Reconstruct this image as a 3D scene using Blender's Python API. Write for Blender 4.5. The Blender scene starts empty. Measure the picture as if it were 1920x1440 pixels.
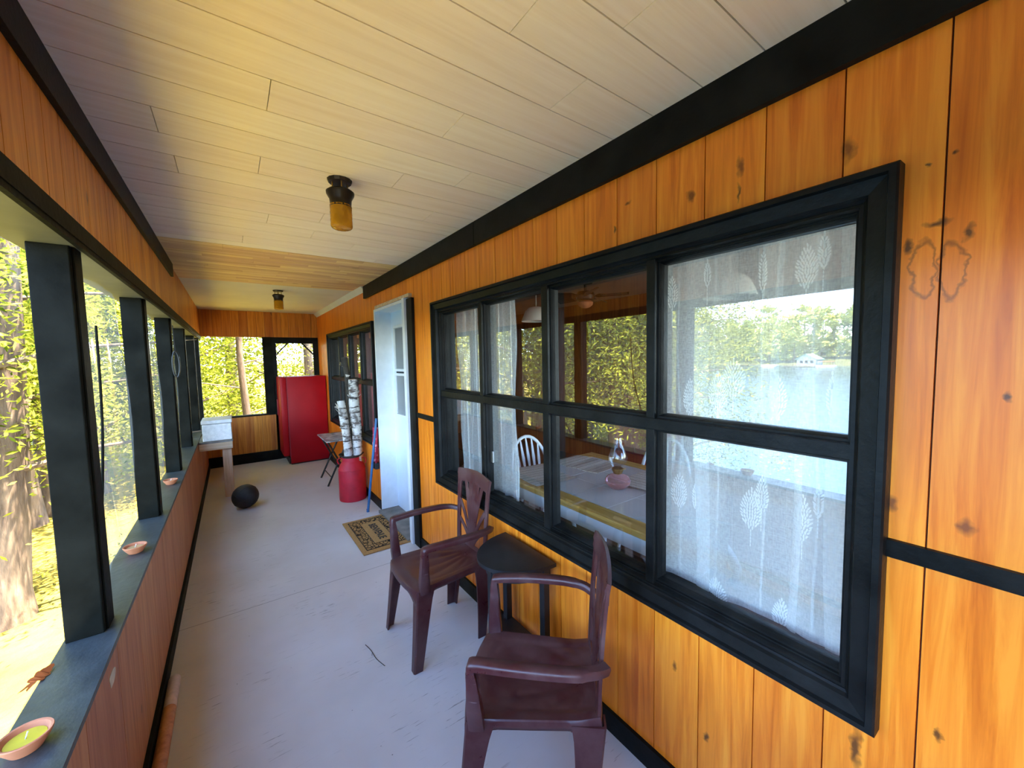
import bpy, bmesh, math, random
from mathutils import Vector, Matrix, Euler, noise
PI = math.pi
sc = bpy.context.scene
C = sc.collection

# ---------------------------------------------------------------- camera, sky, sun, exposure
def make_camera():
    yaw, pitch, roll, f = 0.621841, 0.0671503, 0.0197112, 732.1
    cy, sy, cp, sp = math.cos(yaw), math.sin(yaw), math.cos(pitch), math.sin(pitch)
    fwd = Vector((sy*cp, cy*cp, -sp)); right = Vector((cy, -sy, 0)); down = fwd.cross(right)
    c, s = math.cos(roll), math.sin(roll)
    r2 = right*c + down*s; d2 = down*c - right*s
    cam = bpy.data.cameras.new('camera'); o = bpy.data.objects.new('camera', cam); C.objects.link(o)
    cam.sensor_width = 36; cam.lens = f/1920*36; cam.clip_start = 0.02; cam.clip_end = 2000
    m = Matrix((r2, -d2, -fwd)).transposed().to_4x4(); m.translation = Vector((0, 0, 1.5))
    o.matrix_world = m; sc.camera = o
make_camera()
w = bpy.data.worlds.new('sky'); sc.world = w; w.use_nodes = True
nt = w.node_tree; bg = nt.nodes['Background']
sky = nt.nodes.new('ShaderNodeTexSky'); sky.sky_type = 'NISHITA'; sky.sun_disc = False
sky.sun_elevation = math.radians(55); sky.sun_rotation = math.radians(0); sky.air_density = 1.0; sky.dust_density = 0.0; sky.ozone_density = 2.5; sky.altitude = 2500
mx = nt.nodes.new('ShaderNodeMix'); mx.data_type = 'RGBA'; mx.blend_type = 'MULTIPLY'; mx.inputs[0].default_value = 1; mx.inputs[7].default_value = (.92, .94, .98, 1)
nt.links.new(sky.outputs[0], mx.inputs[6]); nt.links.new(mx.outputs[2], bg.inputs[0]); bg.inputs[1].default_value = 1.15
sun = bpy.data.lights.new('sun', 'SUN'); sun.energy = 20.5; sun.angle = math.radians(0.6); sun.color = (1.0, 0.90, 0.72)
so = bpy.data.objects.new('sun', sun); C.objects.link(so)
so.rotation_euler = Vector((0.20, -0.12, 0.95)).to_track_quat('Z', 'Y').to_euler(); so.location = (6, -3, 12)
sc.view_settings.view_transform = 'Standard'; sc.view_settings.look = 'None'
sc.view_settings.exposure = 1.5; sc.view_settings.gamma = 1
sc.cycles.max_bounces = 9; sc.cycles.diffuse_bounces = 5; sc.cycles.glossy_bounces = 4
sc.cycles.transmission_bounces = 6; sc.cycles.transparent_max_bounces = 16
sc.cycles.caustics_reflective = False; sc.cycles.caustics_refractive = False
sc.cycles.sample_clamp_indirect = 6; sc.cycles.use_denoising = True

# ---------------------------------------------------------------- node helpers
class N:
    def __init__(s, name):
        s.m = bpy.data.materials.new(name); s.m.use_nodes = True; s.t = s.m.node_tree
        s.p = s.t.nodes['Principled BSDF']; s.out = s.t.nodes['Material Output']
    def n(s, kind, **kw):
        x = s.t.nodes.new('ShaderNode' + kind)
        for k, v in kw.items(): setattr(x, k, v)
        return x
    def l(s, a, b): s.t.links.new(a, b)
    def put(s, sock, v):
        if isinstance(v, bpy.types.NodeSocket): s.l(v, sock)
        elif v is not None: sock.default_value = v
    def math(s, op, a, b=None, c=None, clamp=False):
        x = s.n('Math', operation=op, use_clamp=clamp)
        for i, v in enumerate((a, b, c)): s.put(x.inputs[i], v)
        return x.outputs[0]
    def vmath(s, op, a, b=None, out=0):
        x = s.n('VectorMath', operation=op); s.put(x.inputs[0], a)
        if b is not None: s.put(x.inputs[1], b)
        return x.outputs[out]
    def pos(s): return s.n('NewGeometry').outputs['Position']
    def obj(s): return s.n('TexCoord').outputs['Object']
    def sep(s, v):
        x = s.n('SeparateXYZ'); s.l(v, x.inputs[0]); return x.outputs
    def comb(s, a, b, c):
        x = s.n('CombineXYZ')
        for i, v in enumerate((a, b, c)): s.put(x.inputs[i], v)
        return x.outputs[0]
    def noise(s, v, scale, detail=3, rough=.55, dist=0.0, out='Fac'):
        x = s.n('TexNoise'); s.l(v, x.inputs['Vector']); x.inputs['Scale'].default_value = scale
        x.inputs['Detail'].default_value = detail; x.inputs['Roughness'].default_value = rough
        x.inputs['Distortion'].default_value = dist; return x.outputs[out]
    def vor(s, v, scale, feature='F1', out='Distance', rnd=1.0):
        x = s.n('TexVoronoi', feature=feature); s.l(v, x.inputs['Vector']); x.inputs['Scale'].default_value = scale
        x.inputs['Randomness'].default_value = rnd; return x.outputs[out]
    def ramp(s, v, stops, interp='LINEAR'):
        x = s.n('ValToRGB'); s.put(x.inputs[0], v); r = x.color_ramp; r.interpolation = interp
        while len(r.elements) < len(stops): r.elements.new(.5)
        for e, (p, c) in zip(r.elements, stops):
            e.position = p; e.color = (*c, 1) if len(c) == 3 else c
        return x.outputs[0]
    def mask(s, v, a, b, lo=0.0, hi=1.0):
        x = s.n('MapRange'); s.put(x.inputs[0], v)
        for i, k in enumerate((a, b, lo, hi)): x.inputs[i+1].default_value = k
        return x.outputs[0]
    def mix(s, f, a, b, mode='MIX'):
        x = s.n('Mix', data_type='RGBA', blend_type=mode); s.put(x.inputs[0], f)
        for i, v in ((6, a), (7, b)):
            if isinstance(v, tuple): v = (*v, 1) if len(v) == 3 else v
            s.put(x.inputs[i], v)
        return x.outputs[2]
    def bump(s, h, strength=.3, dist=.01):
        x = s.n('Bump'); s.put(x.inputs['Height'], h); x.inputs['Strength'].default_value = strength
        x.inputs['Distance'].default_value = dist; s.l(x.outputs[0], s.p.inputs['Normal'])
    def base(s, c, rough=.5, metal=0.0, spec=.5):
        if isinstance(c, tuple): c = (*c, 1) if len(c) == 3 else c
        s.put(s.p.inputs['Base Color'], c); s.put(s.p.inputs['Roughness'], rough)
        s.p.inputs['Metallic'].default_value = metal; s.p.inputs['Specular IOR Level'].default_value = spec
        return s

def paint(name, col, rough=.5, var=.12, scale=12, metal=0.0, spec=.5, bump=.1, chips=None):
    k = N(name); p = k.obj(); f = k.noise(p, scale, 4)
    dk = tuple(c*(1-var*2) for c in col); lt = tuple(min(1, c*(1+var)+.004*var*5) for c in col)
    c = k.ramp(f, [(.3, dk), (.7, lt)])
    if chips:
        m = k.mask(k.noise(p, scale*3, 5, .7), .66, .70); c = k.mix(m, c, chips)
    k.base(c, rough, metal, spec)
    if bump: k.bump(k.noise(p, scale*6, 3), bump, .004)
    return k.m

def wood(name, base, dark, light, grain='z', pitch=None, phase=0.0, across='y', rough=.38, knots=.0, knotcol=(.03,.009,.003), marks=(), isl=False, gs=1.0, tonevar=.5):
    """planks: grain streaks along one axis, tone per board, knots"""
    k = N(name); P = k.pos() if pitch or isl else k.obj(); x, y, z = k.sep(P)
    ax = {'x': x, 'y': y, 'z': z}
    if isl: cell = k.n('NewGeometry').outputs['Random Per Island']
    elif pitch:
        idx = k.math('FLOOR', k.math('DIVIDE', k.math('SUBTRACT', ax[across], phase), pitch))
        wn = k.n('TexWhiteNoise', noise_dimensions='1D'); k.l(idx, wn.inputs['W']); cell = wn.outputs['Value']
    else: cell = None
    s = {a: (2.0*gs if a == grain else 40*gs) for a in 'xyz'}
    off = k.math('MULTIPLY', cell, 37.0) if cell is not None else 0.0
    v = k.comb(*[k.math('ADD', k.math('MULTIPLY', ax[a], s[a]), off) for a in 'xyz'])
    g1 = k.noise(v, 1.0, 5, .62, .6)
    v2 = k.comb(*[k.math('ADD', k.math('MULTIPLY', ax[a], (1.1*gs if a == grain else 7*gs)), off) for a in 'xyz'])
    g2 = k.noise(v2, 1.0, 3, .5, 1.6)
    col = k.ramp(g1, [(.32, dark), (.49, base), (.66, light)])
    col = k.mix(k.mask(g2, .35, .7, 0, .38), col, light)
    if cell is not None:
        tone = k.mask(cell, 0, 1, 1-tonevar*.5, 1+tonevar*.35)
        cc = k.comb(tone, k.math('MULTIPLY', tone, k.mask(cell, 0, 1, 1-tonevar*.35, 1+tonevar*.25)), tone)
        col = k.mix(1.0, col, cc, 'MULTIPLY')
    if knots:
        kv = k.comb(*[k.math('ADD', k.math('MULTIPLY', ax[a], (1.5 if a == grain else 3.4)), off) for a in 'xyz'])
        d = k.vor(kv, 1.0, rnd=1.0)
        kc = k.ramp(d, [(0, knotcol), (.035*knots, tuple(.35*a+.2*b for a, b in zip(base, dark))), (.055*knots, knotcol), (.085*knots, base)])
        col = k.mix(k.mask(d, .05*knots, .10*knots, .85, 0), col, kc)
    if marks:
        nz = k.n('TexNoise'); k.l(P, nz.inputs['Vector']); nz.inputs['Scale'].default_value = 34; nz.inputs['Detail'].default_value = 3
        PD = k.vmath('ADD', P, k.vmath('MULTIPLY', k.vmath('SUBTRACT', nz.outputs['Color'], (.5, .5, .5)), (.03, .03, .03)))
    for (my, mz, ry, rz, kind) in marks:
        q = k.vmath('SUBTRACT', PD, (1.16, my, mz)); q = k.vmath('MULTIPLY', q, (0.0, 1/ry, 1/rz))
        d = k.vmath('LENGTH', q, out=1)
        if kind == 'ring': m = k.mask(k.math('ABSOLUTE', k.math('SUBTRACT', k.math('ADD', d, k.math('MULTIPLY', g2, .5)), 1.25)), .02, .16, .6, 0)
        else: m = k.mask(k.math('ADD', d, k.math('MULTIPLY', g1, .6)), .6, 1.35, .85, 0)
        c = (.16, .035, .004) if kind in('ring', 'brown') else (.025, .010, .004)
        col = k.mix(m, col, c)
    k.base(col, rough); k.bump(g1, .12, .004)
    return k.m

def fabric(name, col, transp, rough=.9):
    k = N(name); t = k.n('BsdfTransparent'); d = k.n('BsdfDiffuse'); tr = k.n('BsdfTranslucent')
    d.inputs[0].default_value = (*col, 1); tr.inputs[0].default_value = (*col, 1)
    m1 = k.n('MixShader'); m1.inputs[0].default_value = .4; k.l(d.outputs[0], m1.inputs[1]); k.l(tr.outputs[0], m1.inputs[2])
    P = k.pos(); x, y, z = k.sep(P)
    f = k.noise(k.comb(k.math('MULTIPLY', y, 260), 0.0, k.math('MULTIPLY', z, 60)), 1, 2)
    g = k.noise(k.comb(k.math('MULTIPLY', y, 60), 0.0, k.math('MULTIPLY', z, 260)), 1, 2)
    fac = k.math('SUBTRACT', 1-transp + .42, k.math('MULTIPLY', k.math('ADD', f, g), .42), clamp=True)
    m2 = k.n('MixShader'); k.l(fac, m2.inputs[0]); k.l(t.outputs[0], m2.inputs[1]); k.l(m1.outputs[0], m2.inputs[2])
    k.l(m2.outputs[0], k.out.inputs[0]); return k.m

def pane_mat(name, refl, tint=(.95, .97, .96), haze=0.0):
    k = N(name); t = k.n('BsdfTransparent'); t.inputs[0].default_value = (*tint, 1)
    g = k.n('BsdfGlossy'); g.inputs['Roughness'].default_value = 0.0; g.inputs[0].default_value = (1, 1, 1, 1)
    ge = k.n('NewGeometry'); c = k.math('ABSOLUTE', k.vmath('DOT_PRODUCT', ge.outputs['Normal'], ge.outputs['Incoming'], out=1))
    fac = k.math('ADD', refl, k.math('MULTIPLY', 1-refl, k.math('POWER', k.math('SUBTRACT', 1.0, c, clamp=True), 5.0)), clamp=True)
    m = k.n('MixShader'); k.l(fac, m.inputs[0]); k.l(t.outputs[0], m.inputs[1]); k.l(g.outputs[0], m.inputs[2]); last = m
    if haze:
        d = k.n('BsdfTranslucent'); d.inputs[0].default_value = (.8, .8, .75, 1); m2 = k.n('MixShader')
        m2.inputs[0].default_value = haze; k.l(m.outputs[0], m2.inputs[1]); k.l(d.outputs[0], m2.inputs[2]); last = m2
    k.l(last.outputs[0], k.out.inputs[0]); return k.m

def leaf_mat(name, c1, c2, trans=.45):
    k = N(name); f = k.n('NewGeometry').outputs['Random Per Island']
    col = k.ramp(f, [(0, c1), (1, c2)])
    d = k.n('BsdfDiffuse'); tr = k.n('BsdfTranslucent'); k.l(col, d.inputs[0]); k.l(col, tr.inputs[0])
    m = k.n('MixShader'); m.inputs[0].default_value = trans; k.l(d.outputs[0], m.inputs[1]); k.l(tr.outputs[0], m.inputs[2])
    k.l(m.outputs[0], k.out.inputs[0]); return k.m

# ---------------------------------------------------------------- mesh helpers
def link(name, bm, mat, parent=None, smooth=None, mods=()):
    me = bpy.data.meshes.new(name); bmesh.ops.recalc_face_normals(bm, faces=bm.faces[:]) if not getattr(bm, '_', None) else None
    bm.to_mesh(me); bm.free(); o = bpy.data.objects.new(name, me); C.objects.link(o)
    for m in (mat if isinstance(mat, (list, tuple)) else [mat]): me.materials.append(m)
    if smooth is not None:
        me.shade_smooth(); me.set_sharp_from_angle(angle=math.radians(smooth))
    if parent: o.parent = parent
    for kind, kw in mods:
        md = o.modifiers.new(kind.lower(), kind)
        for a, b in kw.items(): setattr(md, a, b)
    return o
def tag(o, label, cat, group=None, kind=None):
    o['label'] = label
    if cat: o['category'] = cat
    if group: o['group'] = group
    if kind: o['kind'] = kind
    return o
def thing(name, label, cat, loc=(0, 0, 0), rz=0.0, group=None):
    o = bpy.data.objects.new(name, None); C.objects.link(o); o.empty_display_size = .1
    o.location = loc; o.rotation_euler = (0, 0, rz); return tag(o, label, cat, group)
def struct(o, label=None):
    o['kind'] = 'structure'
    if label: o['label'] = label
    return o
def dup(r, loc=None, rz=None, label=None, scale=None):
    c = r.copy(); C.objects.link(c)
    if loc is not None: c.location = loc
    if rz is not None: c.rotation_euler = (0, 0, rz)
    if scale is not None: c.scale = scale if hasattr(scale, '__len__') else (scale,)*3
    if label: c['label'] = label
    for ch in list(r.children):
        d = ch.copy(); C.objects.link(d); d.parent = c
        for g in ch.children:
            e = g.copy(); C.objects.link(e); e.parent = d
    return c
def box(bm, x0, x1, y0, y1, z0, z1, bevel=0.0, mi=0):
    m = Matrix.Translation(((x0+x1)/2, (y0+y1)/2, (z0+z1)/2)) @ Matrix.Diagonal((abs(x1-x0), abs(y1-y0), abs(z1-z0), 1))
    r = bmesh.ops.create_cube(bm, size=1, matrix=m)
    fs = {f for v in r['verts'] for f in v.link_faces}
    for f in fs: f.material_index = mi
    if bevel: bmesh.ops.bevel(bm, geom=list({e for f in fs for e in f.edges}), offset=bevel, segments=2, affect='EDGES', profile=.5)
def boxes(*bs, bevel=0.0):
    bm = bmesh.new()
    for b in bs: box(bm, *b, bevel=bevel)
    return bm
def loft(bm, secs, cap=True, closed=True):
    """secs: list of lists of Vector, equal counts"""
    rows = [[bm.verts.new(p) for p in s] for s in secs]; n = len(rows[0])
    for a, b in zip(rows, rows[1:]):
        for i in range(n if closed else n-1):
            j = (i+1) % n
            try: bm.faces.new((a[i], a[j], b[j], b[i]))
            except ValueError: pass
    if cap and closed:
        for r in (rows[0], rows[-1][::-1]):
            try: bm.faces.new(r)
            except ValueError: pass
    return rows
def frames(path):
    path = [Vector(p) for p in path]; T = []
    for i in range(len(path)):
        a = path[max(0, i-1)]; b = path[min(len(path)-1, i+1)]; T.append((b-a).normalized())
    return path, T
def tube(bm, path, r, n=8, up=None, squash=1.0):
    path, T = frames(path); rs = r if hasattr(r, '__len__') else [r]*len(path)
    ref = Vector(up) if up else (Vector((0, 0, 1)) if abs(T[0].z) < .9 else Vector((1, 0, 0)))
    secs = []
    for p, t, rr in zip(path, T, rs):
        a = t.cross(ref)
        if a.length < 1e-4: a = t.cross(Vector((0, 1, 0)))
        a.normalize(); b = a.cross(t).normalized()
        if not up: ref = b
        secs.append([p + a*math.cos(2*PI*i/n)*rr + b*math.sin(2*PI*i/n)*rr*squash for i in range(n)])
    loft(bm, secs)
def lathe(bm, prof, n=24, c=(0, 0, 0), cap=True):
    secs = [[Vector((c[0]+r*math.cos(2*PI*i/n), c[1]+r*math.sin(2*PI*i/n), c[2]+z)) for i in range(n)] for r, z in prof]
    loft(bm, secs, cap)
def smoothpath(pts, k=6):
    pts = [Vector(p) for p in pts]; o = []
    for i in range(len(pts)-1):
        p0 = pts[max(0, i-1)]; p1 = pts[i]; p2 = pts[i+1]; p3 = pts[min(len(pts)-1, i+2)]
        for j in range(k):
            t = j/k
            o.append(.5*((2*p1)+(p2-p0)*t+(2*p0-5*p1+4*p2-p3)*t*t+(3*p1-3*p2+p3-p0)*t**3))
    o.append(pts[-1]); return o
def ring(bm, y0, y1, z0, z1, prof):
    """mitred frame in a plane of constant x; prof = (inset, x) pairs"""
    secs = [[Vector((x, y0+i, z0+i)), Vector((x, y1-i, z0+i)), Vector((x, y1-i, z1-i)), Vector((x, y0+i, z1-i))] for i, x in prof]
    rows = [[bm.verts.new(p) for p in s] for s in secs]
    for a, b in zip(rows, rows[1:]):
        for i in range(4): bm.faces.new((a[i], a[(i+1) % 4], b[(i+1) % 4], b[i]))

# ---------------------------------------------------------------- materials
BP, BY0 = .1612, .143                       # wall board pitch and phase
marks = [(.15, 1.752, .020, .010, 'black'), (.190, 1.715, .008, .018, 'black'), (.108, 1.722, .009, .018, 'black'),
         (.168, 1.665, .018, .055, 'ring'), (.128, 1.655, .018, .055, 'ring'),
         (.09, 1.15, .013, .020, 'brown'), (.295, 1.955, .014, .034, 'brown'), (.67, 1.98, .016, .020, 'brown'),
         (.53, 2.01, .012, .030, 'brown'), (.53, 1.94, .006, .03, 'black'), (.90, 2.035, .018, .008, 'brown'), (.96, 1.96, .008, .014, 'black'),
         (.2, 1.165, .012, .024, 'brown'), (.045, 1.41, .006, .012, 'black'), (.60, .28, .010, .018, 'black'),
         (.71, .45, .011, .022, 'brown'), (.24, .55, .013, .07, 'black'), (.11, .69, .006, .02, 'black'), (.165, 1.87, .004, .005, 'black'), (.128, 1.88, .004, .005, 'black')]
M = {}
M['wall'] = wood('varnished_pine', (.82, .195, .009), (.62, .115, .003), (.95, .30, .022), 'z', BP, BY0, 'y', .36, 0.35, marks=marks, tonevar=.14)
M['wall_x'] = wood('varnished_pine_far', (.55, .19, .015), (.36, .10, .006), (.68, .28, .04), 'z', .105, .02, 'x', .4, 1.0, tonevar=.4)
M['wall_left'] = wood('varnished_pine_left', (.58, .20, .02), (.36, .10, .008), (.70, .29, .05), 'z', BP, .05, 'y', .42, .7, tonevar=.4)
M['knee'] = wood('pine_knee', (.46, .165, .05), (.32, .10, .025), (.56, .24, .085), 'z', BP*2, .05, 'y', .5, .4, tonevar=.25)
M['ceil'] = wood('whitewashed_boards', (.85, .785, .70), (.80, .725, .63), (.89, .84, .77), 'x', isl=True, rough=.6, knots=.5, knotcol=(.42, .36, .30), tonevar=.07)
M['ceil_raw'] = wood('bare_pine_boards', (.68, .46, .22), (.52, .32, .13), (.80, .60, .34), 'x', isl=True, rough=.6, knots=.7, knotcol=(.28, .15, .06), tonevar=.35)
M['ceil_plain'] = paint('ceiling_white', (.68, .66, .60), .8, .03, 4, bump=0)
M['crack'] = paint('groove_red', (.16, .05, .03), .8, .1)
M['black'] = paint('black_trim', (.005, .005, .004), .5, .25, 9, bump=.25, spec=.12)
M['frame'] = paint('window_black', (.007, .0072, .0068), .42, .2, 10, bump=.3, spec=.14)
M['post'] = paint('post_green_black', (.006, .0065, .004), .6, .25, 7, bump=.3, spec=.06)
M['sill'] = paint('sill_green_grey', (.050, .056, .053), .42, .22, 8, bump=.3, chips=None)
M['soffit'] = paint('soffit_grey', (.13, .14, .11), .55, .15, 4, bump=.1)
M['white'] = paint('white_paint', (.78, .80, .80), .45, .03, 14, bump=.2)
M['doorwhite'] = paint('door_white', (.74, .80, .86), .4, .02, 6, bump=.05)
M['red'] = paint('fridge_red', (.36, .003, .008), .45, .05, 5, bump=.15, spec=.2)
M['canred'] = paint('can_red', (.56, .012, .03), .55, .12, 8, bump=.25)
M['darkred'] = paint('dark_red', (.30, .01, .02), .5, .1, 8)
M['blacktable'] = paint('table_black', (.010, .010, .011), .45, .2, 12)
M['metal'] = paint('steel', (.5, .5, .48), .3, .1, 10, metal=1.0)
M['darkmetal'] = paint('dark_metal', (.03, .025, .02), .4, .2, 10, metal=.6)
M['brass'] = paint('old_brass', (.35, .24, .09), .3, .2, 20, metal=1.0)
M['blue'] = paint('blue_pole', (.03, .13, .30), .45, .1, 20)
M['clay'] = paint('terracotta', (.62, .21, .09), .75, .12, 14, bump=.2)
M['wax'] = paint('yellow_wax', (.70, .52, .03), .4, .1, 20)
M['wax2'] = paint('pale_wax', (.62, .36, .16), .4, .1, 20)
M['foam'] = paint('white_foam', (.78, .76, .74), .8, .08, 30, bump=.4, chips=(.5, .42, .36))
M['lumber'] = wood('raw_lumber', (.62, .42, .24), (.44, .27, .13), (.74, .55, .36), 'z', rough=.65, knots=.0)
M['lumber_x'] = wood('raw_lumber_x', (.62, .42, .24), (.44, .27, .13), (.74, .55, .36), 'x', rough=.65)
M['slab'] = paint('weathered_board', (.20, .17, .14), .8, .2, 10)
M['rubber'] = paint('black_rubber', (.012, .012, .013), .55, .2, 60, bump=.5)
M['linen'] = fabric('sheer_linen', (.86, .86, .86), .45)
M['print'] = fabric('white_flock', (.92, .92, .92), .02)
M['pink_linen'] = fabric('pink_curtain', (.72, .45, .50), .35)
M['pane'] = pane_mat('window_glass', .115)
M['lampglass'] = pane_mat('clear_lamp_glass', .06)
M['sheet'] = pane_mat('plastic_sheet', .02, (.95, .96, .93), .07)
M['tile'] = paint('white_tile', (.55, .53, .52), .15, .03, 3)
M['grout'] = paint('grout', (.80, .78, .74), .8, .02)
M['butter'] = wood('golden_wood', (.50, .27, .06), (.36, .17, .03), (.62, .38, .12), 'y', rough=.3)
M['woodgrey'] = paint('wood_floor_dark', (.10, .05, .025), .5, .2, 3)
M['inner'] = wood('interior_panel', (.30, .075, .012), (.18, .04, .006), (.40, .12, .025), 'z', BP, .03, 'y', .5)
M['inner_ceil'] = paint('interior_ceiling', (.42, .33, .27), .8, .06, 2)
def amber():
    k = N('amber_glass'); k.base((.85, .42, .03), .12); k.p.inputs['Transmission Weight'].default_value = .55; k.p.inputs['IOR'].default_value = 1.3
    k.bump(k.vor(k.obj(), 60, 'F1'), .6, .004); return k.m
M['amber'] = amber()
def pinkglass():
    k = N('pink_glass'); k.base((.85, .45, .50), .05); k.p.inputs['Transmission Weight'].default_value = .8; k.p.inputs['IOR'].default_value = 1.3; return k.m
M['pinkglass'] = pinkglass()
def plastic():
    k = N('maroon_plastic'); p = k.obj(); f = k.noise(p, 5, 6, .7); g = k.noise(k.vmath('MULTIPLY', p, (60, 12, 60)), 1, 3)
    col = k.mix(k.mask(f, .42, .80, 0, .55), (.058, .0115, .0125), (.17, .10, .09))
    col = k.mix(k.mask(g, .72, .78, 0, .5), col, (.30, .22, .21))
    k.base(col, k.mask(f, .35, .7, .26, .55)); k.bump(g, .10, .003); return k.m
M['plastic'] = plastic()
def floor_mat():
    k = N('painted_floor'); P = k.pos(); x, y, z = k.sep(P)
    a = k.noise(k.comb(k.math('MULTIPLY', x, 3), k.math('MULTIPLY', y, 40), 0.0), 1, 6, .7)
    b = k.noise(P, 1.3, 4); c2 = k.noise(k.comb(k.math('MULTIPLY', x, 9), k.math('MULTIPLY', y, 110), 0.0), 1, 3, .6)
    col = k.ramp(b, [(.3, (.54, .50, .48)), (.55, (.62, .59, .58)), (.8, (.68, .655, .65))])
    wear = k.math('MULTIPLY', k.mask(c2, .62, .68), k.mask(k.noise(P, 2.2, 3), .45, .62))
    col = k.mix(k.math('MULTIPLY', wear, .75), col, (.12, .095, .085))
    sp = k.mask(k.vor(P, 16), .035, .05, .85, 0); sp = k.math('MULTIPLY', sp, k.mask(k.noise(P, 3, 2), .5, .56))
    col = k.mix(sp, col, (.05, .035, .03))
    red = k.mask(k.noise(P, 5, 2), .72, .8, 0, .35); col = k.mix(red, col, (.55, .2, .2))
    d = k.math('ABSOLUTE', k.math('SUBTRACT', y, 2.82)); col = k.mix(k.mask(d, .001, .0035, .7, 0), col, (.08, .06, .06))
    k.base(col, k.mask(b, .3, .7, .38, .55)); k.bump(k.math('ADD', a, k.math('MULTIPLY', wear, -.6)), .22, .004); return k.m
M['floor'] = floor_mat()
def birch():
    k = N('birch_bark'); p = k.obj(); x, y, z = k.sep(p)
    a = k.noise(k.comb(k.math('MULTIPLY', x, 10), k.math('MULTIPLY', y, 10), k.math('MULTIPLY', z, 45)), 1, 4, .6)
    b = k.noise(p, 9, 3)
    col = k.mix(k.mask(a, .53, .60), (.66, .62, .56), (.06, .045, .04)); col = k.mix(k.mask(b, .52, .62, 0, .9), col, (.10, .07, .055))
    k.base(col, .8); k.bump(a, .5, .01); return k.m
M['birch'] = birch()
M['barkdark'] = paint('dark_bark', (.05, .04, .028), .9, .4, 30, bump=.8, chips=(.35, .32, .27))
M['cut'] = paint('cut_wood', (.62, .34, .22), .8, .1, 20)
def bark():
    k = N('grey_tree_bark'); p = k.obj(); x, y, z = k.sep(p)
    a = k.noise(k.comb(k.math('MULTIPLY', x, 14), k.math('MULTIPLY', y, 14), k.math('MULTIPLY', z, 2.5)), 1, 5, .65)
    k.base(k.ramp(a, [(.3, (.08, .05, .035)), (.6, (.22, .15, .10)), (.8, (.33, .25, .18))]), .9); k.bump(a, .8, .03); return k.m
M['bark'] = bark()
M['leaf_cedar'] = leaf_mat('cedar_leaves', (.05, .085, .006), (.72, .72, .09), .35)  # bright end of the leaf tones carries painted sunlight, dark end deepens contrast
M['leaf_bright'] = leaf_mat('bright_leaves', (.10, .13, .010), (.42, .42, .045), .45)
M['leaf_far'] = leaf_mat('far_leaves', (.26, .32, .08), (.62, .62, .16), .2)
M['leaf_far2'] = leaf_mat('far_needles', (.16, .24, .08), (.40, .46, .13), .2)
M['oak'] = leaf_mat('dry_oak_leaf', (.38, .09, .02), (.42, .11, .03), .3)
def ground():
    k = N('leafy_ground'); P = k.pos(); f = k.noise(P, 1.1, 6, .65); g = k.noise(P, 14, 4, .7)
    c = k.ramp(f, [(.3, (.17, .125, .02)), (.5, (.36, .265, .045)), (.7, (.50, .36, .07))])
    c = k.mix(k.mask(g, .3, .7, 0, .5), c, (.26, .21, .04)); k.base(c, .95, spec=.1); k.bump(g, .6, .05); return k.m
M['ground'] = ground()
def water():
    k = N('lake_water'); k.base((.02, .06, .09), .12, spec=.5); P = k.pos()
    k.bump(k.noise(k.vmath('MULTIPLY', P, (1.6, .5, 1)), 1.3, 4, .6), .5, .10); return k.m
M['water'] = water()
def coir(peb):
    k = N('coir_pebble' if peb else 'coir'); P = k.pos(); g = k.noise(P, 220, 2)
    c = k.ramp(g, [(.3, (.30, .15, .05)), (.7, (.50, .29, .11))])
    if peb:
        d = k.vor(k.vmath('MULTIPLY', P, (1, 1, 0)), 34, 'DISTANCE_TO_EDGE'); c = k.mix(k.mask(d, .06, .12, 1, 0), c, (.015, .012, .01))
    k.base(c, .95, spec=.1); k.bump(g, .6, .003); return k.m
M['coir'] = coir(False); M['coir_peb'] = coir(True)
M['ink'] = paint('black_print', (.015, .012, .010), .9, .1)
def striped():
    k = N('striped_weave'); x, y, z = k.sep(k.obj()); s = k.math('FRACT', k.math('MULTIPLY', x, 22)); n2 = k.noise(k.obj(), 90, 2)
    c = k.ramp(s, [(0, (.55, .48, .40)), (.3, (.20, .15, .13)), (.45, (.62, .56, .48)), (.7, (.35, .20, .16)), (.8, (.6, .54, .46))], 'CONSTANT')
    k.base(k.mix(k.mask(n2, .3, .7, 0, .3), c, (.25, .2, .17)), .95); return k.m
M['stripe'] = striped()
def marble():
    k = N('mottled_tile'); v = k.vor(k.obj(), 14, 'F1', 'Color'); s = k.sep(v)[0]
    k.base(k.ramp(s, [(.2, (.20, .18, .17)), (.6, (.46, .44, .42)), (.9, (.68, .66, .63))]), .3); return k.m
M['mosaic'] = marble()
def redcloth():
    k = N('red_print_cloth'); f = k.vor(k.obj(), 26, 'F1'); k.base(k.ramp(f, [(.25, (.80, .30, .35)), (.42, (.42, .02, .05))]), .8); return k.m
M['redcloth'] = redcloth()
M['stone'] = paint('light_siding', (.70, .70, .66), .7, .03)
M['green_roof'] = paint('green_roof', (.22, .42, .30), .6, .06)

# ---------------------------------------------------------------- porch shell
XR, XL, YN, YF, ZC = 1.162, -.335, -2.2, 7.0, 2.262
bm = boxes((-.46, 1.29, YN, YF+.1, -.12, 0)); struct(link('floor', bm, M['floor']), 'grey painted porch floor')

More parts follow.
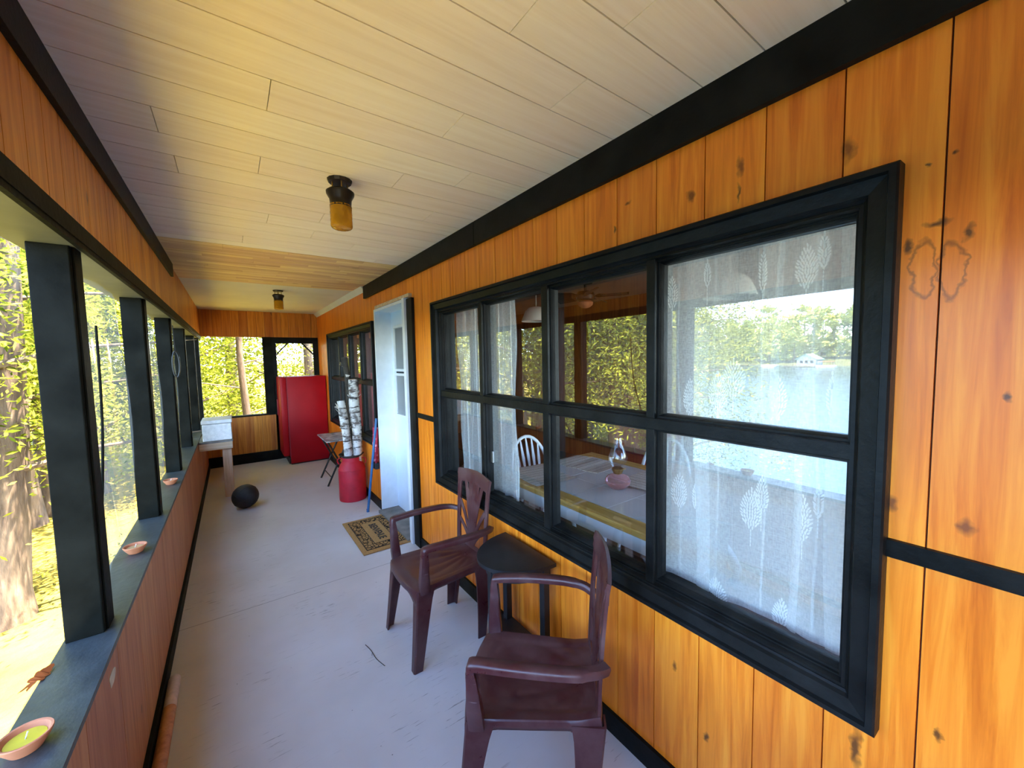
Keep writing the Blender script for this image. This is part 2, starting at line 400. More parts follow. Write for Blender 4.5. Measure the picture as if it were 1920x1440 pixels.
HOLES = [(.245, 2.47, .672, 1.845), (2.9975, 3.85, 0, 1.985), (3.95, 6.02, .672, 1.845)]
def wall_boards(bm, x0, x1, ya, yb, z0, z1, holes, pitch, phase, gap=.0016):
    k = math.floor((ya-phase)/pitch)
    while phase + k*pitch < yb:
        a, b = max(ya, phase+k*pitch+gap), min(yb, phase+(k+1)*pitch-gap); k += 1
        if b-a < .004: continue
        cuts = sorted({a, b, *[h for H in holes for h in H[:2] if a < h < b]})
        for c, d in zip(cuts, cuts[1:]):
            m = (c+d)/2; zs = [(z0, z1)]
            for H in holes:
                if H[0] < m < H[1]:
                    zs = [s for (p, q) in zs for s in ((p, min(q, H[2])), (max(p, H[3]), q)) if s[1]-s[0] > .004]
            for p, q in zs: box(bm, x0, x1, c, d, p, q)
def wall_back(bm, x0, x1, ya, yb, z0, z1, holes):
    ys = sorted({ya, yb, *[h for H in holes for h in H[:2]]})
    for c, d in zip(ys, ys[1:]):
        m = (c+d)/2; zs = [(z0, z1)]
        for H in holes:
            if H[0] < m < H[1]: zs = [s for (p, q) in zs for s in ((p, min(q, H[2])), (max(p, H[3]), q)) if s[1]-s[0] > .004]
        for p, q in zs: box(bm, x0, x1, c, d, p, q)
bm = bmesh.new(); wall_boards(bm, XR, XR+.014, YN, YF, 0, ZC+.02, HOLES, BP, BY0)
wr = struct(link('wall_right', bm, M['wall']), 'varnished orange pine board wall of the cottage')
bm = bmesh.new(); wall_back(bm, XR+.0145, 1.275, YN, YF+.1, 0, 2.3, HOLES)
link('backing', bm, M['crack'], wr)
# far wall
bm = bmesh.new()
def xboards(bm, y0, y1, xa, xb, z0, z1, pitch, phase, gap=.0015):
    k = math.floor((xa-phase)/pitch)
    while phase+k*pitch < xb:
        a, b = max(xa, phase+k*pitch+gap), min(xb, phase+(k+1)*pitch-gap); k += 1
        if b-a > .004: box(bm, a, b, y0, y1, z0, z1)
xboards(bm, YF, YF+.014, -.36, XR, 1.885, ZC, .105, .02); xboards(bm, YF, YF+.014, -.36, .545, 0, .70, .105*1.5, .02)
wf = struct(link('wall_far', bm, M['wall_x']), 'far end wall of dark pine boards above and below the opening')
bm = boxes((-.46, XR+.1, YF+.0145, YF+.09, 1.885, 2.3), (-.46, .545, YF+.0145, YF+.09, -.1, .70)); link('backing', bm, M['crack'], wf)
bm = boxes((-.34, .545, YF-.012, YF+.10, .70, .722)); struct(link('trim_1', bm, M['black']), 'black sill cap of the far opening')
# left wall
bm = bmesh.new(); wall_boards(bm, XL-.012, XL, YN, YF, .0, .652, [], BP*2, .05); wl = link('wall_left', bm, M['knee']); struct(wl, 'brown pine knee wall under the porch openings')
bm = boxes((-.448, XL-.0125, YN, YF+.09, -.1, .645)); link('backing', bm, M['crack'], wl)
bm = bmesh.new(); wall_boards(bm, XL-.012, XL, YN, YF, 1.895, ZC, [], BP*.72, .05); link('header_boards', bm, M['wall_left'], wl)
bm = boxes((-.47, XL-.0125, YN, YF+.09, 1.87, 2.3)); link('header_backing', bm, M['crack'], wl)
bm = boxes((-.462, XL+.002, YN, YF, .645, .662)); struct(link('trim_2', bm, M['sill']), 'dark green grey painted sill board under the left openings')
bm = boxes((XL-.002, XL+.009, YN, YF, 1.853, 1.902), (XL-.006, XL+.006, YN, YF, 1.838, 1.853)); struct(link('trim_3', bm, M['post']), 'black band along the lower edge of the left header')
bm = boxes((-.49, XL-.006, YN, YF, 1.856, 1.872)); struct(link('trim_4', bm, M['soffit']), 'grey underside of the left header')
bm = boxes((XL, XL+.016, YN, 3.95, 2.165, ZC)); struct(link('trim_5', bm, M['black']), 'black board where left header meets ceiling')
bm = bmesh.new(); box(bm, XR-.022, XR, YN, 1.93, 2.135, 2.262); box(bm, XR-.022, XR, 1.934, 4.19, 2.135, 2.262)
struct(link('trim_6', bm, M['black']), 'black board where cottage wall meets ceiling')
bm = bmesh.new(); loft(bm, [[Vector((XR, y, 2.21)), Vector((XR-.045, y, 2.262)), Vector((XR, y, 2.262))] for y in (4.19, YF)])
struct(link('trim_7', bm, M['ceil_plain']), 'pale cove strip between far ceiling and cottage wall')
bm = boxes((XR-.012, XR, YN, .203, 1.047, 1.086)); struct(link('trim_8', bm, M['black']), 'black belt strip right of the big window')
bm = boxes((XR-.012, XR, 2.50, 2.90, 1.052, 1.088)); struct(link('trim_9', bm, M['black']), 'short black belt strip between door and big window')
bm = boxes((XR-.014, XR, YN, 3.0, 0, .085), (XR-.014, XR, 3.87, YF, 0, .085)); struct(link('baseboard_right', bm, M['black']))
bm = boxes((XL, XL+.014, YN, YF, 0, .07)); struct(link('baseboard_left', bm, M['post']))
bm = boxes((XL, .56, YF-.014, YF, 0, .15)); struct(link('baseboard_far', bm, M['black']))
# ceiling: planks with butt joints, bare strip, plain section
bm = bmesh.new(); random.seed(4)
joints = {0: [.786], 1: [.575], 2: [.84], 3: [], 4: [.633], 5: [.13], 6: [.845], 7: [-.152, .62], 8: [.131], 9: [-.128, .9], 10: [.5], 11: [.435], 12: [.2], 13: [.44], 14: [.7], 15: [.1]}
rr = random.Random(7)
for k in range(-17, 18):
    y0 = .625-.1612+.1612*k; y1 = min(y0+.1612, 3.15)
    if y1-y0 < .01: continue
    xs = [-.36] + (joints[k] if k in joints and k >= 0 else [rr.uniform(-.1, 1.0)]) + [XR+.03]
    for a, b in zip(xs, xs[1:]):
        box(bm, a+.0012, b-.0012, y0+.0019, y1-.0019, ZC, ZC+.014)
ce = struct(link('ceiling', bm, M['ceil']), 'whitewashed board porch ceiling')
bm = bmesh.new(); y = 3.152
while y < 4.52:
    x = -.36+rr.uniform(-.5, 0)
    while x < XR:
        L = rr.uniform(.35, .9); a, b = max(x, -.36), min(x+L, XR+.03)
        if b-a > .01: box(bm, a+.0006, b-.0006, y+.0006, y+.0645, ZC-.002+rr.uniform(0, .001), ZC+.014)
        x += L
    y += .0655
link('bare_boards', bm, M['ceil_raw'], ce)
bm = boxes((-.36, XR+.03, y, YF+.02, ZC+.001, ZC+.014)); link('plain_panel', bm, M['ceil_plain'], ce)
bm = boxes((-.46, XR+.1, YN, YF+.09, ZC+.0145, ZC+.05)); link('backing', bm, M['crack'], ce)
bm = boxes((-.66, 4.9, YN-.9, YF+1.7, 2.34, 2.48)); struct(link('roof', bm, M['slab']))  # out-of-view roof slab, laid over porch and cottage to block the sun

bm = bmesh.new(); xboards(bm, YN-.014, YN, -.36, XR, 0, ZC, .16, .02); wn = struct(link('wall_near', bm, M['wall_x']), 'pine board wall closing the near end behind the viewer')
bm = boxes((-.46, XR+.1, YN-.09, YN-.0145, -.1, 2.3)); link('backing', bm, M['crack'], wn)
# posts
for i, yy in enumerate((-.62, .44, 1.712, 2.862, 3.985, 5.10, 6.31)):
    bm = bmesh.new(); box(bm, -.455, -.37, yy, yy+.10, .662, 1.857, bevel=.003)
    box(bm, -.372, -.364, yy+.022, yy+.09, .662, 1.857)
    o = link('porch_post', bm, M['post'])
    which = ['black porch post behind the viewer at the near end', 'black porch post just out of frame beside the sill candle', 'nearest and widest black porch post, between the two near clay candle dishes',
             'second black porch post along the sill, behind the middle clay dish', 'third black porch post, with the wire loop hanging on it',
             'fourth black porch post along the sill', 'fifth black porch post beside the foam box'][i]
    tag(o, which, 'post', 'black posts along the left sill')
bm = bmesh.new(); box(bm, -.455, -.35, YF-.09, YF, .662, 1.857); tag(link('porch_post', bm, M['post']), 'black corner post where left openings meet the far wall', 'post', 'black posts along the left sill')
bm = bmesh.new(); box(bm, .40, .52, YF-.015, YF+.09, .722, 1.885); tag(link('porch_post', bm, M['post']), 'wide black post between far opening and screen door', 'post')
# far screen door frame
bm = bmesh.new()
for b in ((.52, .575, YF, YF+.04, 0, 1.885), (1.085, 1.165, YF, YF+.04, 0, 1.885), (.575, 1.085, YF, YF+.04, 1.79, 1.885), (.575, 1.085, YF, YF+.04, .0, .9)): box(bm, *b)
d2 = struct(link('door_2', bm, M['black']), 'black screen door frame behind the red fridge')
for s, xx in ((1, .575), (-1, 1.085)):
    bm = bmesh.new(); tube(bm, [(xx, YF+.02, 1.62), (xx+s*.16, YF+.02, 1.80)], .012, 6); link('corner_brace', bm, M['black'], d2)

# ---------------------------------------------------------------- windows
DELTA = -.023
def window(name, ys, label, cols):
    y0, y1 = ys; st = thing(name, label, None); st['kind'] = 'structure'
    bm = bmesh.new()
    ring(bm, y0, y1, .633, 1.885, [(-.001, XR), (0, 1.124), (.004, 1.119), (.016, 1.119), (.019, 1.131), (.050, 1.136), (.055, 1.146), (.060, 1.150), (.062, 1.165), (.066, 1.275)])
    link('casing', bm, M['frame'], st)
    bm = bmesh.new(); ry = [(.700, .742), (1.246, 1.286), (1.785, 1.83)]
    ring(bm, y0+.060, y1-.060, .693, 1.825, [(0, 1.153), (.008, 1.152), (.012, 1.168), (.016, 1.168), (.019, 1.18)])
    link('sash', bm, M['frame'], st)
    xs0, xs1 = 1.156, 1.212
    for a, b in zip(cols, cols[1:]):
        bm = bmesh.new(); box(bm, xs0, xs1, a[1], b[0], .70, 1.82, bevel=.002); link('mullion', bm, M['frame'], st)
    bm = bmesh.new(); box(bm, xs0-.003, xs1, y0+.062, y1-.062, 1.246, 1.286, bevel=.003); link('rail', bm, M['frame'], st)
    bm = bmesh.new(); bg_ = bmesh.new()
    for (a, b) in cols:
        for (p, q) in ((.712, 1.246), (1.286, 1.812)):
            ring(bm, a-.001, b+.001, p, q, [(0, 1.172), (.006, 1.172), (.010, 1.180), (.013, 1.190), (.014, 1.210)])
    link('glazing_bead', bm, M['frame'], st)
    for (a, b) in cols:
        for (p, q) in ((.715, 1.240), (1.290, 1.805)):
            g = bmesh.new(); c = (a+b)/2; dx = (b-a)/2*math.tan(DELTA)
            for xx in (0, .003):
                pass
            P_ = [(1.200+dx, a), (1.200-dx, b), (1.203-dx, b), (1.203+dx, a)]
            loft(g, [[Vector((x_, y_, z_)) for x_, y_ in P_] for z_ in (p, q)])
            link('pane', g, M['pane'], st)
    return st
w1 = window('window_1', (.202, 2.51), 'big black framed eight pane window beside the chairs', [(.268, .788), (.821, 1.333), (1.375, 1.90), (1.933, 2.448)])
bm = bmesh.new(); box(bm, 1.188, 1.199, 1.862, 1.884, .90, .965, bevel=.002); link('latch', bm, M['metal'], w1)['label'] = 'small silver latch'
w2 = window('window_2', (3.90, 6.08), 'further black framed window left of the white door', [(3.966, 4.45), (4.485, 4.965), (5.005, 5.49), (5.53, 6.018)])

# ---------------------------------------------------------------- white door
bm = bmesh.new()
box(bm, 1.30, 1.34, 3.05, 3.84, .03, 1.965)
dr = struct(link('door_1', bm, M['doorwhite']), 'white exterior door set deep in its frame')
bm = bmesh.new()
box(bm, 1.142, 1.345, 3.835, 3.865, 0, 1.985); box(bm, 1.122, 1.345, 2.998, 3.05, 0, 1.985); box(bm, 1.142, 1.345, 3.05, 3.835, 1.962, 1.985)
link('door_frame', bm, M['white'], dr)
bm = boxes((1.10, 1.345, 3.05, 3.835, 0, .028), bevel=.003); link('threshold', bm, M['slab'], dr)
bm = boxes((1.138, 1.162, 2.885, 2.997, 0, 1.975), bevel=.003); link('casing', bm, M['black'], dr)['label'] = 'black side casing'
bm = boxes((1.135, 1.162, 2.93, 3.80, 1.987, 2.012)); link('head_strip', bm, M['lumber_x'], dr)['label'] = 'bare wood head strip'
for (z0, z1) in ((1.39, 1.83), (.955, 1.375)):
    bm = bmesh.new()
    rows = [(0, 1.292), (.004, 1.286), (.024, 1.286), (.028, 1.300)]
    ring(bm, 3.13, 3.755, z0, z1, rows); f = link('light_frame', bm, M['white'], dr)
    bm = boxes((1.294, 1.297, 3.157, 3.73, z0+.026, z1-.026)); link('pane', bm, M['pane'], f)
bm = boxes((1.298, 1.2995, 3.157, 3.73, .98, 1.80)); link('dark_backing', bm, paint('near_black_sheet', (.03, .035, .04), .8, .1, spec=.05), dr)  # near-black sheet behind both door panes, makes the glass read dark

# ---------------------------------------------------------------- interior room
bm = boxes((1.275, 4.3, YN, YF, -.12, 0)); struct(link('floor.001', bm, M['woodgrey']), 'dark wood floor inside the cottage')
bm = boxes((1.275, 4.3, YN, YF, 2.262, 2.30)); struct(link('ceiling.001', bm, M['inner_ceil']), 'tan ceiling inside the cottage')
BH = [(-2.0, .75, .7, 2.05)]  # unseen opening added to let daylight into the dining room
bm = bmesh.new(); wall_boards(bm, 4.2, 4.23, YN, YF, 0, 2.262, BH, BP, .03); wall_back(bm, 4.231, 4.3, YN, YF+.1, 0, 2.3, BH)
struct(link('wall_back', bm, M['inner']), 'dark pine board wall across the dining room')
bm = boxes((1.275, 4.3, YF+.0, YF+.09, 0, 2.3)); struct(link('wall_end', bm, M['inner']))
bm = boxes((1.275, 4.3, YN-.1, YN, 0, .8), (1.275, 4.3, YN-.1, YN, 2.0, 2.3), (1.275, 1.6, YN-.1, YN, .8, 2.0), (4.0, 4.3, YN-.1, YN, .8, 2.0)); struct(link('wall_side', bm, M['inner']))  # end wall with an added opening, out of view, to brighten the room

def curtain(name, ya, yb, z0, z1, x0, amp, k, mat, label, prints=(), twist=0.0, seed=0, fold=.028, bands=()):
    rnd = random.Random(seed); bm = bmesh.new(); nu = max(40, int((yb-ya)*300)); nv = 26
    def X(y, z):
        return x0 + amp*math.sin(k*(y-ya)+seed+.5*math.sin(3*z)) + amp*.5*math.sin(k*2.3*(y-ya)+z*1.5)
    def Y(u, z):
        y = ya+(yb-ya)*u+fold*math.sin(2*PI*(yb-ya)*7.5*u+1.1*math.sin(1.3*z+seed)+seed)
        return y + twist*(u**2)*math.sin(4.5*(z-z0)) + .006*math.sin(9*z+seed)
    rows = []
    for j in range(nv+1):
        z = z0+(z1-z0)*j/nv; rows.append([bm.verts.new((X(Y(i/nu, z), z), Y(i/nu, z), z)) for i in range(nu+1)])
    for a, b in zip(rows, rows[1:]):
        for i in range(nu): bm.faces.new((a[i], a[i+1], b[i+1], b[i]))
    t = tag(link(name, bm, mat, smooth=60), label, 'curtain')
    for (p, q, zl, zh) in bands:
        bm = bmesh.new(); rows = []
        for j in range(21):
            z = zl+(zh-zl)*j/20; d = .006*math.sin(5*z+p*30); rows.append([bm.verts.new((X(p+(q-p)*i/6+d, z)-.006-.004*math.sin(PI*i/6), p+(q-p)*i/6+d*(1+i*.1), z)) for i in range(7)])
        for a, b in zip(rows, rows[1:]):
            for i in range(6): bm.faces.new((a[i], a[i+1], b[i+1], b[i]))
        link('fold', bm, mat, t, 60)
    for (cy, cz, w_, h_) in prints:
        bm = bmesh.new(); w_, h_ = abs(w_), abs(h_)
        def quad(y, z, L, W, a):
            d = Vector((0, math.cos(a), math.sin(a))); n = Vector((0, -math.sin(a), math.cos(a))); c = Vector((0, y, z)); vs = []
            for p, q in ((-.5, 0), (-.15, .5), (.25, .42), (.5, 0), (.25, -.42), (-.15, -.5)):
                v = c+d*L*p+n*W*q; vs.append(bm.verts.new((X(v.y, v.z)-.0022, v.y, v.z)))
            bm.faces.new(vs)
        zb = cz-h_*.5; n_ = 13
        for r in range(n_):
            t_ = (r+.5)/n_; hw = w_/2*math.sin(PI*t_**.8)**.75; m = max(1, int(hw*2/.0068))
            for q in range(m):
                off = (-1+2*(q+.5)/m)*hw; yy = cy+off
                quad(yy, zb+h_*t_+rnd.uniform(-.002, .002), .0135, .0048, PI/2-(off/(w_/2+1e-6))*.85+rnd.uniform(-.25, .25))
        for s_ in range(5): quad(cy, zb-.006-.011*s_, .013, .0028, PI/2)
        link('leaf_print', bm, M['print'], t)
    return t
PR = [(0.798, 1.715, 0.037, 0.12), (0.669, 1.758, 0.025, 0.092), (0.513, 1.741, 0.026, 0.133), (0.401, 1.729, 0.056, 0.117), (0.362, 1.761, 0.029, 0.099), (0.73, 1.353, 0.056, 0.133), (0.63, 1.379, 0.064, 0.124), (0.583, 1.424, 0.063, 0.12), (0.463, 1.372, 0.046, 0.128), (0.337, 1.386, 0.024, 0.121),
      (0.312, 1.726, 0.03, 0.095), (0.768, 1.015, 0.059, 0.129), (0.7, 1.017, 0.034, 0.116), (0.529, 1.024, 0.06, 0.133), (0.5, 1.073, 0.039, 0.116), (0.392, 1.043, 0.05, 0.134), (0.356, 1.1, 0.026, 0.097), (0.315, 0.997, 0.02, 0.089), (0.625, 0.708, 0.074, 0.114), (0.442, 0.726, 0.048, 0.101)]
curtain('curtain', .20, .84, .50, 1.93, 1.272, .008, 24, M['linen'], 'sheer white curtain with leaf prints behind the nearest window column', PR, seed=1, bands=((.292, .335, .5, 1.93), (.655, .705, .5, 1.6), (.40, .425, .5, 1.2), (.455, .475, 1.2, 1.93), (.22, .245, .5, 1.93)))
curtain('curtain', 1.70, 1.965, .55, 1.93, 1.275, .012, 50, M['linen'], 'plain white sheer curtain in the third window column, wide and bunched', seed=3)
curtain('curtain', 2.13, 2.40, .55, 1.93, 1.275, .012, 46, M['linen'], 'narrow white sheer curtain in the farthest column of the big window', seed=5)
curtain('curtain', 4.22, 4.62, .55, 1.93, 1.275, .012, 46, M['pink_linen'], 'pinkish curtain at the near edge of the window left of the door', seed=6)

# dining table
t = thing('dining_table', 'tiled white dining table with golden wood edge seen through the big window', 'table', (1.87, 1.18, 0))
X0, X1, Y0, Y1 = 1.42-1.87, 2.34-1.87, .20-1.18, 2.17-1.18
bm = bmesh.new(); nx, ny = 3, 7
for i in range(nx):
    for j in range(ny):
        a = X0+.10+(X1-X0-.2)*i/nx; b = X0+.10+(X1-X0-.2)*(i+1)/nx; c = Y0+.1+(Y1-Y0-.2)*j/ny; d = Y0+.1+(Y1-Y0-.2)*(j+1)/ny
        box(bm, a+.002, b-.002, c+.002, d-.002, .70, .722)
link('tiles', bm, M['tile'], t)
bm = boxes((X0+.1, X1-.1, Y0+.1, Y1-.1, .695, .7205)); link('grout', bm, M['grout'], t)
bm = boxes((X0, X0+.1, Y0, Y1, .69, .724), (X1-.1, X1, Y0, Y1, .69, .724), (X0+.1, X1-.1, Y0, Y0+.1, .69, .724), (X0+.1, X1-.1, Y1-.1, Y1, .69, .724), bevel=.006); link('wood_border', bm, M['butter'], t)
bm = boxes((X0+.01, X0+.03, Y0+.01, Y1-.01, .62, .69), (X1-.03, X1-.01, Y0+.01, Y1-.01, .62, .69), (X0+.03, X1-.03, Y0+.01, Y0+.03, .62, .69), (X0+.03, X1-.03, Y1-.03, Y1-.01, .62, .69)); link('apron', bm, M['white'], t)
for sx in (-1, 1):
    for sy in (-1, 1):
        bm = bmesh.new(); lathe(bm, [(.022, 0), (.03, .05), (.024, .12), (.034, .3), (.028, .45), (.035, .5), (.035, .62)], 14, (sx*.33, sy*.75, 0)); link('leg', bm, M['white'], t, 40)
for (x, y, r, lab) in ((1.62, 1.97, 1.45, 'striped woven placemat at the near left corner of the tiled table'), (2.05, 1.95, 1.65, 'striped woven placemat beyond the first, at the table end'), (2.08, 1.42, .1, 'striped woven placemat right of the oil lamp')):
    bm = bmesh.new(); n_ = 10
    rows = [[bm.verts.new((-.21+.42*i/n_, s*.15, .7255+.002*math.sin(i*1.7)+(.006 if (i == 0) else 0))) for i in range(n_+1)] for s in (-1, 1)]
    for i in range(n_): bm.faces.new((rows[0][i], rows[0][i+1], rows[1][i+1], rows[1][i]))
    o = link('placemat', bm, M['stripe'], mods=[('SOLIDIFY', {'thickness': .003})]); o.location = (x, y, .001); o.rotation_euler.z = r
    tag(o, lab, 'placemat', 'placemats on the tiled table')
# oil lamp
t = thing('oil_lamp', 'pink glass oil lamp with clear chimney on the tiled table', 'lamp', (1.80, 1.468, .7255))
bm = bmesh.new(); lathe(bm, [(.030, 0), (.045, .004), (.070, .03), (.074, .05), (.060, .072), (.030, .085), (.022, .09)], 20); link('font', bm, M['pinkglass'], t, 40)
bm = bmesh.new(); lathe(bm, [(.024, .088), (.028, .098), (.034, .11), (.034, .118), (.018, .13)], 16); tube(bm, [(.03, 0, .105), (.06, 0, .105)], .004, 6); lathe(bm, [(.008, -.002), (.008, .002)], 8, (.06, 0, .105)); link('burner', bm, M['brass'], t, 40)
bm = bmesh.new(); lathe(bm, [(.030, .118), (.036, .135), (.052, .165), (.054, .185), (.040, .225), (.026, .265), (.022, .30)], 20, cap=False); link('chimney', bm, M['lampglass'], t, 60)
# windsor chairs
def windsor(loc, rz, label):
    t = thing('dining_chair', label, 'chair', loc, rz, 'white spindle back dining chairs')
    bm = bmesh.new(); lathe(bm, [(.17, .42), (.20, .425), (.205, .44), (.19, .45)], 22); link('seat', bm, M['white'], t, 40)
    for sx in (-1, 1):
        for sy in (-1, 1):
            bm = bmesh.new(); tube(bm, [(sx*.19, sy*.18, 0), (sx*.16, sy*.15, .2), (sx*.12, sy*.12, .425)], [.012, .019, .013], 8); link('leg', bm, M['white'], t, 50)
    bm = bmesh.new(); arc = [(.20*math.cos(a), .17+.10*math.sin(a)*.8, .45+.37*math.sin(a)**.8 if math.sin(a) > 0 else .45) for a in [PI*i/16 for i in range(17)]]
    tube(bm, arc, .014, 8, up=(0, 1, .1)); link('back_hoop', bm, M['white'], t, 50)
    for i in range(5):
        x = -.12+.06*i; a = math.acos(max(-1, min(1, x/.2))); top = Vector((x, .17+.08*math.sin(a), .45+.37*math.sin(a)**.8))
        bm = bmesh.new(); b0 = Vector((x*.8, .165, .44)); tube(bm, [b0, b0.lerp(top, .55), top], [.006, .016, .006], 8, up=(0, 1, 0), squash=.5); link('spindle', bm, M['white'], t, 50)
    return t
windsor((2.03, 2.40, 0), 0, 'white spindle back chair at the far end of the tiled table')
windsor((2.60, 1.78, 0), -1.45, 'white spindle back chair on the far side of the tiled table, right of the lamp')
windsor((1.72, 2.02, 0), PI-.1, 'white chair tucked under the tiled table behind the curtain') if False else None
# ceiling fan
t = thing('ceiling_fan', 'dark ceiling fan with globe light in the dining room', 'fan', (3.0, 2.86, 2.262))
bm = bmesh.new(); lathe(bm, [(.015, -.10), (.015, -.03), (.07, -.02), (.075, 0)], 18); lathe(bm, [(.04, -.19), (.09, -.18), (.10, -.14), (.08, -.10), (.02, -.10)], 20); link('motor', bm, M['darkmetal'], t, 40)
for k in range(5):
    a = 2*PI*k/5+.3; bm = bmesh.new(); ca, sa = math.cos(a), math.sin(a)
    loft(bm, [[Vector((ca*r-sa*w_*s, sa*r+ca*w_*s, -.150+.02*s*(r > .12)+dz)) for s, dz in ((-1, 0), (1, 0), (1, .006), (-1, .006))] for r, w_ in ((.08, .015), (.14, .02), (.18, .05), (.40, .06), (.43, .04))]); link('blade', bm, M['darkmetal'], t)
bm = bmesh.new(); lathe(bm, [(.001, -.27), (.04, -.262), (.075, -.235), (.08, -.21), (.06, -.19)], 20); link('globe', bm, M['clay'], t, 50)
def shade(loc, label):
    t = thing('pendant_lamp', label, 'lamp', loc, 0, 'white pendant shades in the dining room')
    bm = bmesh.new(); n_ = 32; secs = []
    for r, z in ((.05, 0), (.09, -.01), (.13, -.05), (.165, -.13), (.18, -.17), (.172, -.17), (.158, -.13), (.12, -.06), (.05, -.01)):
        secs.append([Vector((r*(1+.03*math.cos(8*2*PI*i/n_)*(r > .15))*math.cos(2*PI*i/n_), r*math.sin(2*PI*i/n_), z)) for i in range(n_)])
    loft(bm, secs, cap=False); link('lamp_shade', bm, M['white'], t, 50)
    bm = bmesh.new(); tube(bm, [(0, 0, 0), (0, 0, 2.262-loc[2])], .006, 6); lathe(bm, [(.05, -.012), (.05, 0)], 12, (0, 0, 2.262-loc[2])); link('cord', bm, M['white'], t)
shade((3.0, 3.66, 2.10), 'white scalloped pendant shade seen in the third window column')
shade((3.0, 1.42, 2.08), 'white pendant shade seen through the leaf printed curtain')
# red chair back with papers inside
t = thing('sideboard', 'dark red sideboard inside against the back wall', 'cabinet', (3.9, 2.7, 0))
bm = boxes((-.22, .22, -.25, .35, .06, .74), bevel=.005); link('body', bm, M['darkred'], t)
bm = boxes((-.235, -.221, -.24, .045, .10, .70), (-.235, -.221, .055, .34, .10, .70), bevel=.003); link('door', bm, M['darkred'], t)
bm = boxes((-.24, .24, -.27, .37, .74, .765)); link('top', bm, M['blacktable'], t)
bm = boxes((3.76, 3.98, 2.52, 2.82, .766, .86), bevel=.004); tag(link('paper_stack', bm, M['white']), 'stack of white papers on the red sideboard inside', 'papers')

